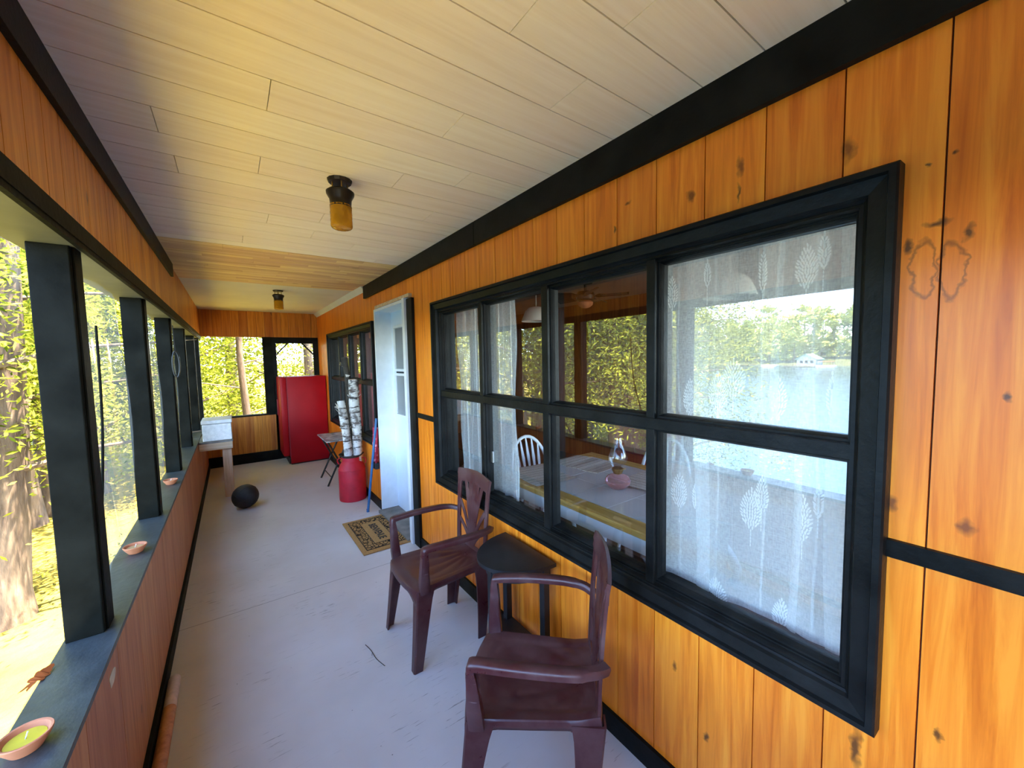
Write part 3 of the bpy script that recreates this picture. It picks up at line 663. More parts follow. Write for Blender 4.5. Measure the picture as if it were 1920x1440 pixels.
# ---------------------------------------------------------------- monobloc chairs
def ribbon(bm, pts, widths, B, thick=.005, crown=.004):
    """band on the back surface B(u,v)->(pos,normal,du)"""
    secs = []
    for i, (u, v) in enumerate(pts):
        p, nrm = B(u, v); q, _ = B(*pts[min(i+1, len(pts)-1)]); q0, _ = B(*pts[max(i-1, 0)])
        t = (q-q0).normalized(); s = t.cross(nrm).normalized(); w_ = widths[i]/2
        secs.append([p-s*w_-nrm*.0, p-s*w_*.35+nrm*crown, p+nrm*crown*.55, p+s*w_*.35+nrm*crown, p+s*w_, p+s*w_*.9-nrm*thick, p-nrm*(thick-.002), p-s*w_*.9-nrm*thick])
    loft(bm, secs)
def plastic_chair(loc, rz, label):
    t = thing('plastic_chair', label, 'chair', loc, rz, 'maroon plastic armchairs')
    mt = M['plastic']
    # seat
    nu, nv = 44, 36; bm = bmesh.new(); top = []; 
    def S(s, v):
        hw = .198-.030*v; yf = -.243-.020*(1-s*s); yb = .168+.012*(1-s*s)
        x = s*hw*(1-.05*max(0, 1-v*8)); y = yf+(yb-yf)*v
        z = .400-.020*(1-s*s)*math.sin(PI*min(1, v*1.05)) - .012*max(0, 1-v*7)**2 - .004*max(0, abs(s)-.9)*10*.6 + .012*max(0, v-.85)/.15
        r = math.hypot(x, .20-y); a = math.atan2(x, .20-y)
        if .09 < r < .35 and abs(s) < .80: z += .0034*abs(math.sin(a*11))*min(1, (r-.09)*18)*min(1, (.80-abs(s))*10) - .002
        if abs(s) > .80 or v < .12: z += .0012
        return Vector((x, y, z))
    rows = [[bm.verts.new(S(-1+2*i/nu, j/nv)) for i in range(nu+1)] for j in range(nv+1)]
    for a, b in zip(rows, rows[1:]):
        for i in range(nu): bm.faces.new((a[i], a[i+1], b[i+1], b[i]))
    loopv = rows[0][:] + [r[-1] for r in rows[1:]] + rows[-1][::-1][1:] + [r[0] for r in rows[::-1][1:-1]]
    n = len(loopv); c0 = Vector((0, -.04, 0)); prev = loopv
    def drop(p):
        k = max(0.0, (abs(p.x)-.10)/.09); j = max(0.0, (abs(p.y+.038)-.10)/.10)
        return .030 + .085*min(1, k)**2*min(1, j)**2
    for f_, off in ((.12, .004), (.55, .006), (1.0, .005)):
        cur = []
        for v in loopv:
            d = (v.co-c0); d.z = 0; d.normalize(); cur.append(bm.verts.new(v.co+d*off+Vector((0, 0, -drop(v.co)*f_))))
        for i in range(n): bm.faces.new((prev[i], prev[(i+1) % n], cur[(i+1) % n], cur[i]))
        prev = cur
    link('seat', bm, mt, t, 35, [('SOLIDIFY', {'thickness': .004})])
    # legs: L sections
    def leg(sx, sy, topc, botc, at, ab, bt, bb):
        bm = bmesh.new(); secs = []
        for i in range(9):
            f = i/8; c = Vector(topc).lerp(Vector(botc), f); a = at+(ab-at)*f**.7; b = bt+(bb-bt)*f**.7; tk = .007
            c.x += sx*.004*math.sin(PI*f); rd = .006
            pts = [(rd, 0), (a, 0), (a, tk), (tk+.004, tk), (tk, tk+.004), (tk, b), (0, b), (0, rd)]
            secs.append([Vector((sx*(abs(c.x)-u), c.y-sy*v, c.z)) for u, v in pts])
        loft(bm, secs); f = .012
        link('leg', bm, mt, t, 40)
    for sx in (-1, 1):
        leg(sx, -1, (.197, -.243, .385), (.212, -.280, 0), .058, .036, .090, .044)
        leg(sx, 1, (.180, .186, .385), (.188, .142, 0), .050, .032, .105, .052)
    # arms
    for sx in (-1, 1):
        bm = bmesh.new()
        pth = smoothpath([(sx*.196, -.206, .375), (sx*.203, -.210, .43), (sx*.216, -.214, .53), (sx*.224, -.216, .590), (sx*.226, -.200, .604), (sx*.234, -.11, .606), (sx*.237, .0, .604), (sx*.232, .09, .600), (sx*.214, .15, .594), (sx*.186, .185, .585)], 4)
        P, T = frames(pth); secs = []
        for i, (p, tt) in enumerate(zip(P, T)):
            side = Vector((1, 0, 0)) if i < 22 else Vector((1, 0, 0))
            up = side.cross(tt).normalized(); side = tt.cross(up).normalized()
            post = max(0.0, min(1.0, 1-(p.z-.43)/.16)) if p.y < -.17 else 0
            hw = .0195-.003*post; hh = .010+.014*post
            if p.y > .12: hw *= .8
            A_ = ((-1, -.4), (-1, .5), (-.75, 1), (.75, 1), (1, .5), (1, -.4), (.95, -1.5), (.8, -1.5), (.78, -.6), (-.78, -.6), (-.8, -1.5), (-.95, -1.5))
            B_ = ((-1, -.5), (-1, .6), (-.8, 1), (.8, 1), (1, .6), (1, -.5), (.95, -.8), (.8, -1), (.6, -1), (-.6, -1), (-.8, -1), (-.95, -.8))
            kf = post*post*(3-2*post); sec = [side*hw*(a_[0]*(1-kf)+b_[0]*kf)+up*hh*(a_[1]*(1-kf)+b_[1]*kf) for a_, b_ in zip(A_, B_)]
            secs.append([p+v for v in sec])
        loft(bm, secs); link('armrest', bm, mt, t, 50)
    # back
    def P3(u, v):
        hw = .158+.012*v
        return Vector((u*hw, .160+.010*v+.020*v*v+.014*(1-u*u)*(v**.7), .385+.448*v+.020*(1-abs(u)**1.6)*v*v))
    def B(u, v):
        p = P3(u, v); a = P3(u+.01, v)-p; b = P3(u, v+.01)-p; nn = b.cross(a).normalized()
        if nn.y > 0: nn = -nn
        return p, nn
    bk = bmesh.new()
    for s in (-1, 1):
        ribbon(bk, [(s*.93, i/14) for i in range(15)], [.040-.008*math.sin(PI*i/14) for i in range(15)], B, .010, .004)
    ribbon(bk, [(-1.02+2.04*i/20, .925) for i in range(21)], [.078]*21, B, .012, .006)
    ribbon(bk, [(-.95+1.9*i/16, .05) for i in range(17)], [.05]*17, B, .006, .002)
    bo = link('backrest', bk, mt, t, 40)
    for (u1, v1, wd) in ((0, .9, .040), (-.26, .9, .034), (.26, .9, .034), (-.56, .88, .026), (.56, .88, .026), (-.86, .60, .020), (.86, .60, .020), (-.86, .36, .018), (.86, .36, .018)):
        bm = bmesh.new(); pts = []; wds = []
        for i in range(13):
            f = i/12; u = u1*(.10+.9*f**(1.0 if abs(u1) < .3 else 1.35)) ; v = .06+(v1-.06)*(f**.85)
            pts.append((u, v)); wds.append(.010+wd*(.35+.65*math.sin(PI*min(1, .15+.7*f))) if abs(u1) < .6 else .010+wd*.8)
        ribbon(bm, pts, wds, B, .005, .003); link('splat_rib', bm, mt, bo, 40)
    return t
plastic_chair((.906, 1.93, 0), -PI/2, 'maroon plastic armchair farther from viewer, in front of the doormat')
ang = math.atan2(-.35*0-.313, 0) if False else None
plastic_chair((.835, .995, 0), -PI/2-.735, 'maroon plastic armchair nearest the viewer, angled beside the window')

# half round table
t = thing('side_table', 'black half-round side table against the wall between the chairs', 'table', (1.135, 1.47, 0))
def half(bm, r, z0, z1, xoff=0.0, squash=1.35):
    pts = [(xoff - squash*r*math.sin(a), r*math.cos(a)) for a in [PI*i/28 for i in range(29)]]
    loft(bm, [[Vector((x, y, z)) for x, y in pts] for z in (z0, z1)])
bm = bmesh.new(); half(bm, .20, .560, .577); link('tabletop', bm, M['blacktable'], t, 30)
bm = bmesh.new(); half(bm, .165, .50, .560, -.005); link('apron', bm, M['blacktable'], t, 30)
for x, y in ((-.03, .15), (-.03, -.15), (-.20, .06), (-.20, -.06))[:2] + ((-.215, 0),) :
    bm = bmesh.new(); box(bm, x-.017, x+.017, y-.017, y+.017, 0, .555, bevel=.003); link('leg', bm, M['blacktable'], t)
bm = bmesh.new(); half(bm, .155, .13, .145, -.01); link('lower_shelf', bm, M['blacktable'], t, 30)

# doormat
t = thing('doormat', 'tan coir doormat with black pebble border reading BIENVENUE', 'mat', (.952, 3.40, 0))
bm = boxes((-.205, .205, -.36, .36, .0005, .012), bevel=.003); link('mat_base', bm, M['coir'], t)
bm = boxes((-.165, .165, -.31, .31, .012, .0135)); link('pebble_border', bm, M['coir_peb'], t)
bm = boxes((-.080, .080, -.225, .225, .0135, .015)); link('center_panel', bm, M['coir'], t)
for b in ((-.168, -.163, -.312, .312), (.163, .168, -.312, .312), (-.084, -.080, -.228, .228), (.080, .084, -.228, .228)):
    pass
bm = bmesh.new(); ring_z = [(-.168, .168, -.313, .313, .005), (-.085, .085, -.230, .230, .005)]
for a, b, c, d, w_ in ring_z:
    box(bm, a, a+w_, c, d, .0125, .0153); box(bm, b-w_, b, c, d, .0125, .0153); box(bm, a+w_, b-w_, c, c+w_, .0125, .0153); box(bm, a+w_, b-w_, d-w_, d, .0125, .0153)
link('border_lines', bm, M['ink'], t)
def text(s, size, mat, parent, loc, rot, ext=.0006, bold=.0015, sx=1.0):
    cu = bpy.data.curves.new('lettering', 'FONT'); cu.body = s; cu.size = size; cu.align_x = 'CENTER'; cu.align_y = 'CENTER'; cu.extrude = ext; cu.offset = bold; cu.resolution_u = 3
    tmp = bpy.data.objects.new('tmp', cu); C.objects.link(tmp)
    dg = bpy.context.evaluated_depsgraph_get(); me = bpy.data.meshes.new_from_object(tmp.evaluated_get(dg)); bpy.data.objects.remove(tmp)
    o = bpy.data.objects.new('lettering', me); C.objects.link(o); me.materials.clear(); me.materials.append(mat); o.parent = parent
    o.location = loc; o.rotation_euler = rot; o.scale = (sx, 1, 1); return o
text('BIENVENUE', .085, M['ink'], t, (0.002, 0, .0154), (0, 0, -PI/2), bold=.0022, sx=.80)

# milk can with logs
t = thing('milk_can', 'red painted milk can holding birch logs', 'can', (1.005, 4.42, 0))
bm = bmesh.new(); lathe(bm, [(.128, 0), (.136, .004), (.138, .03), (.137, .325), (.135, .333), (.139, .337), (.134, .345), (.120, .385), (.100, .415), (.094, .425), (.094, .455), (.092, .47)], 40, cap=True); link('body', bm, M['canred'], t, 30)
bm = bmesh.new(); lathe(bm, [(.090, .462), (.098, .47), (.125, .492), (.128, .498), (.120, .496), (.095, .478), (.088, .455)], 36, cap=False); link('rim', bm, M['barkdark'], t, 40)
for a in (-.5, 2.6):
    bm = bmesh.new(); ca, sa = math.cos(a), math.sin(a)
    tube(bm, smoothpath([(ca*.096, sa*.096, .445), (ca*.135, sa*.135, .448), (ca*.150, sa*.150, .42), (ca*.135, sa*.135, .385)], 4), .011, 8, squash=.5); link('handle', bm, M['canred'], t, 50)
def log(pts, rs, mat, label, cutmat=None, bumps=0, seed=0):
    bm = bmesh.new(); pts = smoothpath(pts, 8); n_ = len(pts); rnd = random.Random(seed)
    R = []
    for i in range(n_):
        f = i/(n_-1)*(len(rs)-1); a = int(min(f, len(rs)-2)); R.append((rs[a]+(rs[a+1]-rs[a])*(f-a))*(1+rnd.uniform(-.04, .04)))
    tube(bm, pts, R, 16)
    base = pts[0].copy(); bmesh.ops.translate(bm, verts=bm.verts, vec=-base)
    o = link('birch_log', bm, mat, smooth=60); o.location = base; tag(o, label, 'log', 'logs standing in the milk can')
    for k in range(bumps):
        i = rnd.randrange(n_//2, n_-1); bm = bmesh.new(); a = rnd.uniform(0, 6.28); r0 = R[i]; p = pts[i]-base; L = rnd.uniform(.015, .035)
        w_ = rnd.uniform(.012, .02); q = [Vector((math.cos(a+d)*(r0+e), math.sin(a+d)*(r0+e), h)) + p for d, e, h in ((-.4, .001, -w_), (.4, .001, -w_), (.5, L, w_*.3), (-.3, L*.8, w_))]
        vs = [bm.verts.new(v) for v in q]; bm.faces.new(vs); link('peeling_bark', bm, M['birch'], o, None, [('SOLIDIFY', {'thickness': .0015})])
    if cutmat:
        bm = bmesh.new(); d = (pts[-1]-pts[-2]).normalized(); c = pts[-1]-base; a = d.cross(Vector((1, 0, 0))).normalized(); b = d.cross(a)
        tube(bm, [c-d*.003, c+d*.003], R[-1]*.93, 16); link('cut_end', bm, cutmat, o)
    return o
log([(1.055, 4.40, .30), (1.07, 4.40, .7), (1.055, 4.41, 1.0), (1.06, 4.42, 1.30)], [.046, .052, .05, .056, .048, .050], M['birch'], 'tall thick birch log with pinkish cut top in the milk can', M['cut'], 6, 1)
log([(.975, 4.39, .30), (.965, 4.39, .6), (.945, 4.40, .85), (.925, 4.42, 1.08)], [.040, .044, .040, .044, .040], M['birch'], 'shorter birch log with curling bark on the left in the milk can', None, 8, 2)
log([(1.02, 4.47, .30), (1.04, 4.50, .8), (1.035, 4.54, 1.25), (1.01, 4.56, 1.54)], [.024, .026, .028, .034, .030, .036], paint('lichen_bark', (.05, .04, .03), .9, .3, 16, bump=.8, chips=(.55, .52, .46)), 'thin dark mossy branch rising above the cut birch log', None, 5, 3)

# broom handle and cloth
bm = bmesh.new(); tube(bm, [(1.023, 3.925, .004), (1.133, 3.885, .93)], [.012, .0125], 12); lathe(bm, [(.014, 0), (.014, .03)], 12, (1.023, 3.925, .001))
tag(link('broom_handle', bm, M['blue'], smooth=50), 'blue pole leaning on the white door frame', 'pole')
t = thing('hanging_cloth', 'red patterned cloth hanging beside the door frame behind the blue pole', 'cloth', (1.13, 3.93, .42))
bm = bmesh.new(); n_ = 10
secs = [[Vector((-.018*math.sin(i*1.3+z*9)-.008, -.045+.012*i*(1-.55*(z/.42)), z)) for i in range(n_)] for z in [.06+.36*k/10 for k in range(11)]]
loft(bm, secs, cap=False, closed=False); link('cloth', bm, M['redcloth'], t, 50, [('SOLIDIFY', {'thickness': .006})])
bm = boxes((-.03, .015, -.045, .05, 0, .065), bevel=.008); link('black_end', bm, M['rubber'], t)

# tray table
t = thing('folding_table', 'small folding tray table with mottled tile top by the milk can', 'table', (1.0, 5.25, 0))
bm = boxes((-.145, -.001, -.30, .30, .545, .560), (.001, .145, -.30, .30, .545, .560), bevel=.003); link('tabletop', bm, M['mosaic'], t)
for y in (-.22, .22):
    for s in (-1, 1):
        bm = bmesh.new(); tube(bm, [(-s*.135, y+s*.012, .0), (s*.12, y+s*.012, .545)], .011, 8); link('leg', bm, M['darkmetal'], t, 50)
bm = bmesh.new(); tube(bm, [(-.09, -.22, .10), (-.09, .22, .10)], .006, 8); tube(bm, [(.09, -.22, .10), (.09, .22, .10)], .006, 8); link('stretcher', bm, M['darkmetal'], t)

# fridge
t = thing('refrigerator', 'bright red refrigerator standing at the far end of the porch', 'refrigerator', (.89, 6.70, 0))
bm = boxes((-.255, .262, -.25, .25, .02, 1.285), bevel=.008); link('body', bm, M['red'], t, 40)
bm = boxes((-.345, -.258, -.248, .248, .13, 1.288), bevel=.024); link('door', bm, M['red'], t, 40)
bm = boxes((-.262, -.25, -.252, .252, .12, 1.27)); link('door_gasket', bm, M['darkred'], t)
bm = boxes((-.25, .25, -.22, .22, .001, .03), (-.275, -.256, -.23, .23, .015, .11)); link('toe_kick', bm, M['darkmetal'], t)
bm = boxes((-.358, -.344, .14, .20, .70, .94), bevel=.004); link('handle', bm, M['darkred'], t, 50)

# bench with foam box
t = thing('workbench', 'rough lumber bench under the white foam box', 'bench', (-.18, 5.60, 0))
bm = boxes((-.153, .150, -.27, .27, .632, .652), bevel=.002); link('bench_top', bm, M['slab'], t)
for y in (-.2485, .2485): link('apron', boxes((-.15, .145, y-.0165, y+.0165, .555, .631), bevel=.002), M['lumber_x'], t)
for y in (-.19, .19):
    bm = boxes((.048, .132, y-.04, y+.04, 0, .631), bevel=.003); link('leg', bm, M['lumber'], t)
t = thing('foam_box', 'white foam cooler box on the lumber bench', 'box', (-.165, 5.52, .653))
bm = boxes((-.13, .13, -.17, .17, 0, .185), bevel=.008); link('body', bm, M['foam'], t)
bm = boxes((-.137, .137, -.177, .177, .188, .228), bevel=.008); link('lid', bm, M['foam'], t)

# ball
t = thing('basketball', 'black basketball on the floor near the bench', 'ball', (.045, 4.85, .121))
bm = bmesh.new(); bmesh.ops.create_uvsphere(bm, u_segments=36, v_segments=22, radius=.12); link('ball_skin', bm, M['rubber'], t, 60)
bm = bmesh.new()
for ax in range(3):
    pts = []
    for i in range(41):
        a = 2*PI*i/40; v = [0, 0, 0]; v[(ax+1) % 3] = math.cos(a)*.1203; v[(ax+2) % 3] = math.sin(a)*.1203; pts.append(v)
    tube(bm, pts, .0018, 5)
link('seam', bm, M['darkmetal'], t); t.rotation_euler = (.5, .3, .8)

# ceiling lights
def jar(loc, label):
    t = thing('ceiling_light', label, 'lamp', loc, 0, 'amber jar ceiling lights')
    bm = bmesh.new(); lathe(bm, [(.045, -.012), (.050, 0)], 14); link('mounting_plate', bm, M['darkmetal'], t)
    for a in range(4):
        bm = bmesh.new(); tube(bm, [(.03*math.cos(a*1.57), .03*math.sin(a*1.57), -.01), (.03*math.cos(a*1.57), .03*math.sin(a*1.57), -.055)], .003, 6); link('screw', bm, M['brass'], t)
    bm = bmesh.new(); lathe(bm, [(.02, -.040), (.046, -.042), (.056, -.050), (.055, -.060), (.044, -.080), (.042, -.105), (.044, -.112), (.040, -.114)], 28); link('holder', bm, M['darkmetal'], t, 40)
    bm = bmesh.new(); n_ = 40; secs = []
    for j in range(23):
        z = -.105-.095*j/22
        r = .041*(1 if j < 20 else (1, .95, .8)[j-20])
        secs.append([Vector(((r+.0016*(abs(math.sin(8*th+j*.42))+abs(math.sin(8*th-j*.42))))*math.cos(th), (r+.0016*(abs(math.sin(8*th+j*.42))+abs(math.sin(8*th-j*.42))))*math.sin(th), z)) for th in [2*PI*i/n_ for i in range(n_)]])
    loft(bm, secs); link('glass_jar', bm, M['amber'], t, 50)
    bm = bmesh.new(); lathe(bm, [(.008, -.11), (.018, -.13), (.022, -.155), (.015, -.175), (.001, -.18)], 14); link('bulb', bm, M['white'], t, 50)
    return t
j1 = jar((.415, 1.80, ZC), 'near amber glass jar light on the white board ceiling')
dup(j1, (.447, 4.86, ZC-.001), 0, 'far amber glass jar light on the plain ceiling')

# clay candles
def candle(loc, label, lit=True, sc_=1.0):
    t = thing('clay_candle', label, 'candle', loc, .3, 'clay candle dishes on the sill'); t.scale = (sc_,)*3
    bm = bmesh.new(); lathe(bm, [(.001, 0), (.024, 0), (.026, .003), (.038, .022), (.041, .030), (.040, .032), (.036, .031), (.030, .020)], 28, cap=False); link('dish', bm, M['clay'], t, 40)
    bm = bmesh.new(); lathe(bm, [(.001, .0225), (.030, .022), (.031, .0205), (.001, .018)], 24); link('wax', bm, M['wax'] if lit else M['wax2'], t)
    bm = bmesh.new(); tube(bm, [(0, 0, .022), (.004, 0, .036)], .0012, 6); link('wick', bm, M['white'], t)
candle((-.412, 1.285, .663), 'clay dish with yellow wax at the bottom left, nearest on the sill', True, 1.05)
candle((-.395, 2.375, .663), 'clay dish with orange wax on the sill past the nearest post', False)
candle((-.390, 3.59, .663), 'small clay dish farthest along the sill', False)

# floor pole, twig, chipped patch, leaves, hose loop
t = thing('round_pole', 'round wooden pole with pale painted tip lying along the left baseboard', 'pole', (-.296, 2.36, .024))
bm = bmesh.new(); tube(bm, [(0, -1.9, 0), (0, -.20, 0)], .023, 20); link('shaft', bm, M['knee'], t, 50)
bm = bmesh.new(); tube(bm, [(0, -.205, 0), (0, -.012, 0), (0, -.003, 0), (0, 0, 0)], [.0235, .0235, .021, .015], 20); link('painted_tip', bm, paint('pale_tip', (.60, .47, .42), .6, .15, 20), t, 50)
bm = bmesh.new(); tube(bm, smoothpath([(.494, 2.065, .003), (.506, 2.0, .005), (.512, 1.93, .003), (.531, 1.858, .004)], 4), [.0016]*13, 5); tube(bm, [(.508, 1.99, .004), (.50, 1.965, .004)], .001, 5)
tag(link('twig', bm, M['barkdark']), 'thin dark twig lying on the floor', 'twig')
bm = bmesh.new(); vs = [bm.verts.new((XL+.0015, 1.579+.032*math.cos(a)*(1+.25*math.sin(3*a+1)), .585+.024*math.sin(a)*(1+.2*math.cos(2*a)))) for a in [2*PI*i/18 for i in range(18)]]; bm.faces.new(vs)
tag(link('paint_patch', bm, paint('filler', (.60, .52, .40), .8, .1, 30), mods=[('SOLIDIFY', {'thickness': .0015})]), 'pale filler patch on the brown knee wall', 'patch')
def oak(loc, rz, label, s=1.0):
    bm = bmesh.new(); pts = []
    for i in range(36):
        a = 2*PI*i/36; r = .055*(.55+.45*abs(math.cos(3.5*a)))*(1.3 if abs(math.sin(a)) < .5 else .8); pts.append(bm.verts.new((r*math.cos(a), r*math.sin(a)*.7, .006*math.sin(2*a)+.004)))
    bm.faces.new(pts); o = link('dry_leaf', bm, M['oak'], mods=[('SOLIDIFY', {'thickness': .001})]); o.location = loc; o.rotation_euler = (.1, -.15, rz); o.scale = (s,)*3
    tag(o, label, 'leaf')
oak((-.468, 1.56, .664), 1.1, 'orange dry oak leaf caught on the outer edge of the sill', .62)
bm = bmesh.new(); tube(bm, [(.06*math.cos(a)*.35-.345+.0, 3.965, 1.50+.10*math.sin(a)) for a in [2*PI*i/24 for i in range(25)]], .006, 6); tube(bm, [(-.345, 3.965, 1.60), (-.350, 3.975, 1.80)], .0025, 5)
tag(link('wire_loop', bm, M['darkmetal']), 'dark wire loop hanging on the third porch post', 'loop')
# plastic sheets in bays
for (a, b, lab) in ((1.82, 2.855, 'clear wrinkled plastic sheet between the nearest and second posts'), (2.97, 3.98, 'clear plastic sheet between the second and third posts'), (4.09, 5.095, 'clear plastic sheet between the third and fourth posts'), (5.205, 6.30, 'clear plastic sheet between the fourth and fifth posts')):
    t = thing('plastic_sheet', lab, 'sheet', (-.452, a, .665), 0, 'clear sheets behind the posts'); bm = bmesh.new(); n_ = 34
    L = b-a
    rows = [[bm.verts.new((-.004+.010*math.sin(6*u*(1+.3*v)+3*v)+.004*math.sin(23*u+7*v), .004+(L-.008)*u, .002+1.185*v)) for u in [i/n_ for i in range(n_+1)]] for v in [j/20 for j in range(21)]]
    for r0, r1 in zip(rows, rows[1:]):
        for i in range(n_): bm.faces.new((r0[i], r0[i+1], r1[i+1], r1[i]))
    link('film', bm, M['sheet'], t, 80)
    bm = bmesh.new(); tube(bm, smoothpath([(.012, L*.12, .01), (.012, L*.28, .2), (.013, L*.42, .6), (.012, L*.46, 1.0)], 5), .0045, 6); link('cord', bm, M['post'], t, 60)

# ---------------------------------------------------------------- outside
WZ = -4.6
def gh(x, y):
    s = (-x-2.6-max(0.0, y-4.5)*1.25)/5.0; s = max(0.0, min(1.0, s)); s = s*s*(3-2*s)
    h = -.95-.25*max(0.0, min(1, (-x-.6)/2))-4.6*s + .12*noise.noise(Vector((x*.5, y*.5, 0)))
    if y > 9: h += min(3, (y-9)*.03)
    return h
bm = bmesh.new(); NX, NY = 90, 110
gx = [-.62-62*(i/NX)**1.8 for i in range(NX+1)]; gy = [-40+120*j/NY for j in range(NY+1)]
rows = [[bm.verts.new((x, y, gh(x, y))) for x in gx] for y in gy]
for a, b in zip(rows, rows[1:]):
    for i in range(NX): bm.faces.new((a[i], a[i+1], b[i+1], b[i]))
gy2 = [7.15+72.85*j/30 for j in range(31)]; gx2 = [-.62+40*i/20 for i in range(21)]
rows = [[bm.verts.new((x, y, gh(-.62, y)+0*x)) for x in gx2] for y in gy2]
for a, b in zip(rows, rows[1:]):
    for i in range(20): bm.faces.new((a[i], a[i+1], b[i+1], b[i]))
tag(link('leafy_ground', bm, M['ground'], smooth=60), 'sunlit yellow green ground below the porch', 'ground', kind='structure')
bm = bmesh.new(); vs = [bm.verts.new(p) for p in ((-420, -260, WZ), (-6, -260, WZ), (-6, 420, WZ), (-420, 420, WZ))]; bm.faces.new(vs)
tag(link('lake', bm, M['water']), 'rippled blue grey lake water', 'water', kind='structure')
bm = bmesh.new(); n_ = 60
for i in range(n_):
    pass
def shore_x(y): return -196-10*math.sin(y*.02)-6*math.sin(y*.07)
rows = [[bm.verts.new((shore_x(y)+dx, y, WZ+dz)) for dx, dz in ((3, -.6), (0, .3), (-8, 2.0), (-60, 9), (-200, 12))] for y in [-160+520*i/60 for i in range(61)]]
for a, b in zip(rows, rows[1:]):
    for i in range(4): bm.faces.new((a[i], a[i+1], b[i+1], b[i]))
tag(link('far_shore', bm, paint('shore_scrub', (.12, .13, .04), .9, .3, .3, bump=0), smooth=60), 'wooded bank across the lake', 'ground', kind='structure')

def leaves(bm, pts, size, rnd, elong=1.0, off=None):
    for p in pts:
        if off and off[0]+p.x > -1.25 and off[1]+p.y < 9.3: continue
        s = size*rnd.uniform(.6, 1.3); a = Vector((rnd.gauss(0, 1), rnd.gauss(0, 1), rnd.gauss(0, .6))).normalized()
        b = a.cross(Vector((rnd.gauss(0, 1), rnd.gauss(0, 1), rnd.gauss(0, 1)))).normalized()
        bm.faces.new([bm.verts.new(p+a*s*elong*u+b*s*.5*v) for u, v in ((-.5, 0), (0, -.5), (.5, 0), (0, .5))])
def tree(name, label, loc, H, R, base, nl, size, leafm, seed, cat='tree', group=None, trunk_r=.12, shape='cone', trunks=1, lean=0.0, clump=9, boughs=16):
    rnd = random.Random(seed); t = thing(name, label, cat, loc, 0, group)
    bm = bmesh.new()
    for k in range(trunks):
        dx = (k-(trunks-1)/2)*trunk_r*3.0; l_ = lean+(k-(trunks-1)/2)*.35
        tube(bm, [(dx, 0, -.3), (dx*1.05, 0, .3), (dx*1.3+l_*.3, .05, H*.25), (dx*1.6+l_*.7, 0, H*.55), (dx*1.8+l_, 0, H*.96)], [trunk_r*1.45, trunk_r*1.05, trunk_r*.85, trunk_r*.5, trunk_r*.08], 12)
    link('trunk', bm, M['bark'], t, 50)
    bb = bmesh.new(); bm = bmesh.new(); 
    for k in range(boughs):
        f = (k+.5)/boughs; z = base+(H-base)*f; a = k*2.4+rnd.uniform(-.4, .4)
        rr_ = R*((1-f)**.7+.12 if shape == 'cone' else math.sin(PI*min(.97, .12+.85*f))**.6)*rnd.uniform(.8, 1.1)
        tip = Vector((rr_*math.cos(a), rr_*math.sin(a), z+(.10 if shape == 'cone' else .35)*rr_)); st = Vector((lean*z/H, 0, z-.15))
        tube(bb, [st, st.lerp(tip, .5)+Vector((0, 0, .05*rr_)), tip], [.022+trunk_r*.12, .014+trunk_r*.05, .004], 5)
        n1 = int(nl/boughs)
        cl = [st.lerp(tip, rnd.uniform(.25, 1.05)**.8)+Vector((rnd.gauss(0, .16*R), rnd.gauss(0, .16*R), rnd.gauss(0, .07*(H-base)))) for _ in range(clump)]
        pts = []
        for q in range(n1):
            c = cl[q % clump]; pts.append(c+Vector((rnd.gauss(0, .13*R), rnd.gauss(0, .13*R), rnd.gauss(0, .10*R)-(.03*R if shape == 'cone' else 0))))
        leaves(bm, pts, size, rnd, 1.6 if shape == 'cone' else 1.1, loc)
    link('branches', bb, M['bark'], t, 50)
    link('foliage', bm, leafm, t)
    return t
def at(az, d, dz=0.0):
    x, y = -d*math.sin(math.radians(az)), d*math.cos(math.radians(az)); return (x, y, gh(x, y)+dz)
ced = tree('cedar_tree', 'double trunked cedar just outside, left of the nearest post', (-2.25, 6.2, gh(-2.25, 6.2)), 8.0, 1.9, 1.5, 52000, .052, M['leaf_cedar'], 11, trunk_r=.16, trunks=2, clump=14, boughs=30)
brt = tree('leafy_tree', 'bright yellow green leafy tree beyond the far opening', (-1.3, 12.5, gh(-1.3, 12.5)), 8.5, 2.9, .4, 16000, .09, M['leaf_bright'], 21, trunk_r=.15, shape='round', clump=14)
spots = [(24, 9.5, 'c', 1.0, 'cedar behind and left of the double trunked one'), (15.5, 10.5, 'c', 1.1, 'tall cedar seen between the first and second posts'), (11.5, 11.5, 'b', .8, 'young leafy tree right beside the second post bay'),
         (8, 13, 'b', 1.0, 'leafy tree seen through the third bay of plastic sheet'), (20, 15, 'c', 1.4, 'large cedar farther back on the left'), (13, 18, 'c', 1.5, 'large distant cedar behind the near cedars'),
         (30, 8.0, 'c', 1.05, 'cedar mirrored in the farthest window column'), (36, 7.0, 'c', 1.0, 'cedar mirrored in the third window column'), (41, 7.2, 'c', 1.0, 'cedar mirrored left in the second window column'), (46.5, 8.2, 'c', 1.0, 'cedar mirrored right in the second window column, nearest the lake'),
         (33, 12, 'c', 1.4, 'tall cedar behind the mirrored hedge, left'), (42, 11, 'c', 1.4, 'tall cedar behind the mirrored hedge, right'), (0, 17, 'b', 1.2, 'broad leafy tree straight beyond the far opening'), (-8, 13, 'b', 1.0, 'leafy tree seen through the screen door'),
         (4.5, 21, 'b', 1.5, 'tall leafy tree in the background left of the far opening'), (-4, 24, 'b', 1.7, 'tallest leafy tree far behind the screen door'), (-16, 15, 'b', 1.2, 'leafy tree right behind the house end'), (5.5, 14.5, 'b', .9, 'leafy tree just outside the far left corner')]
for i, (az, d, kd, s, lab) in enumerate(spots):
    src = ced if kd == 'c' else brt
    p = at(az, d); c = dup(src, p, 1.3*i, lab, s)
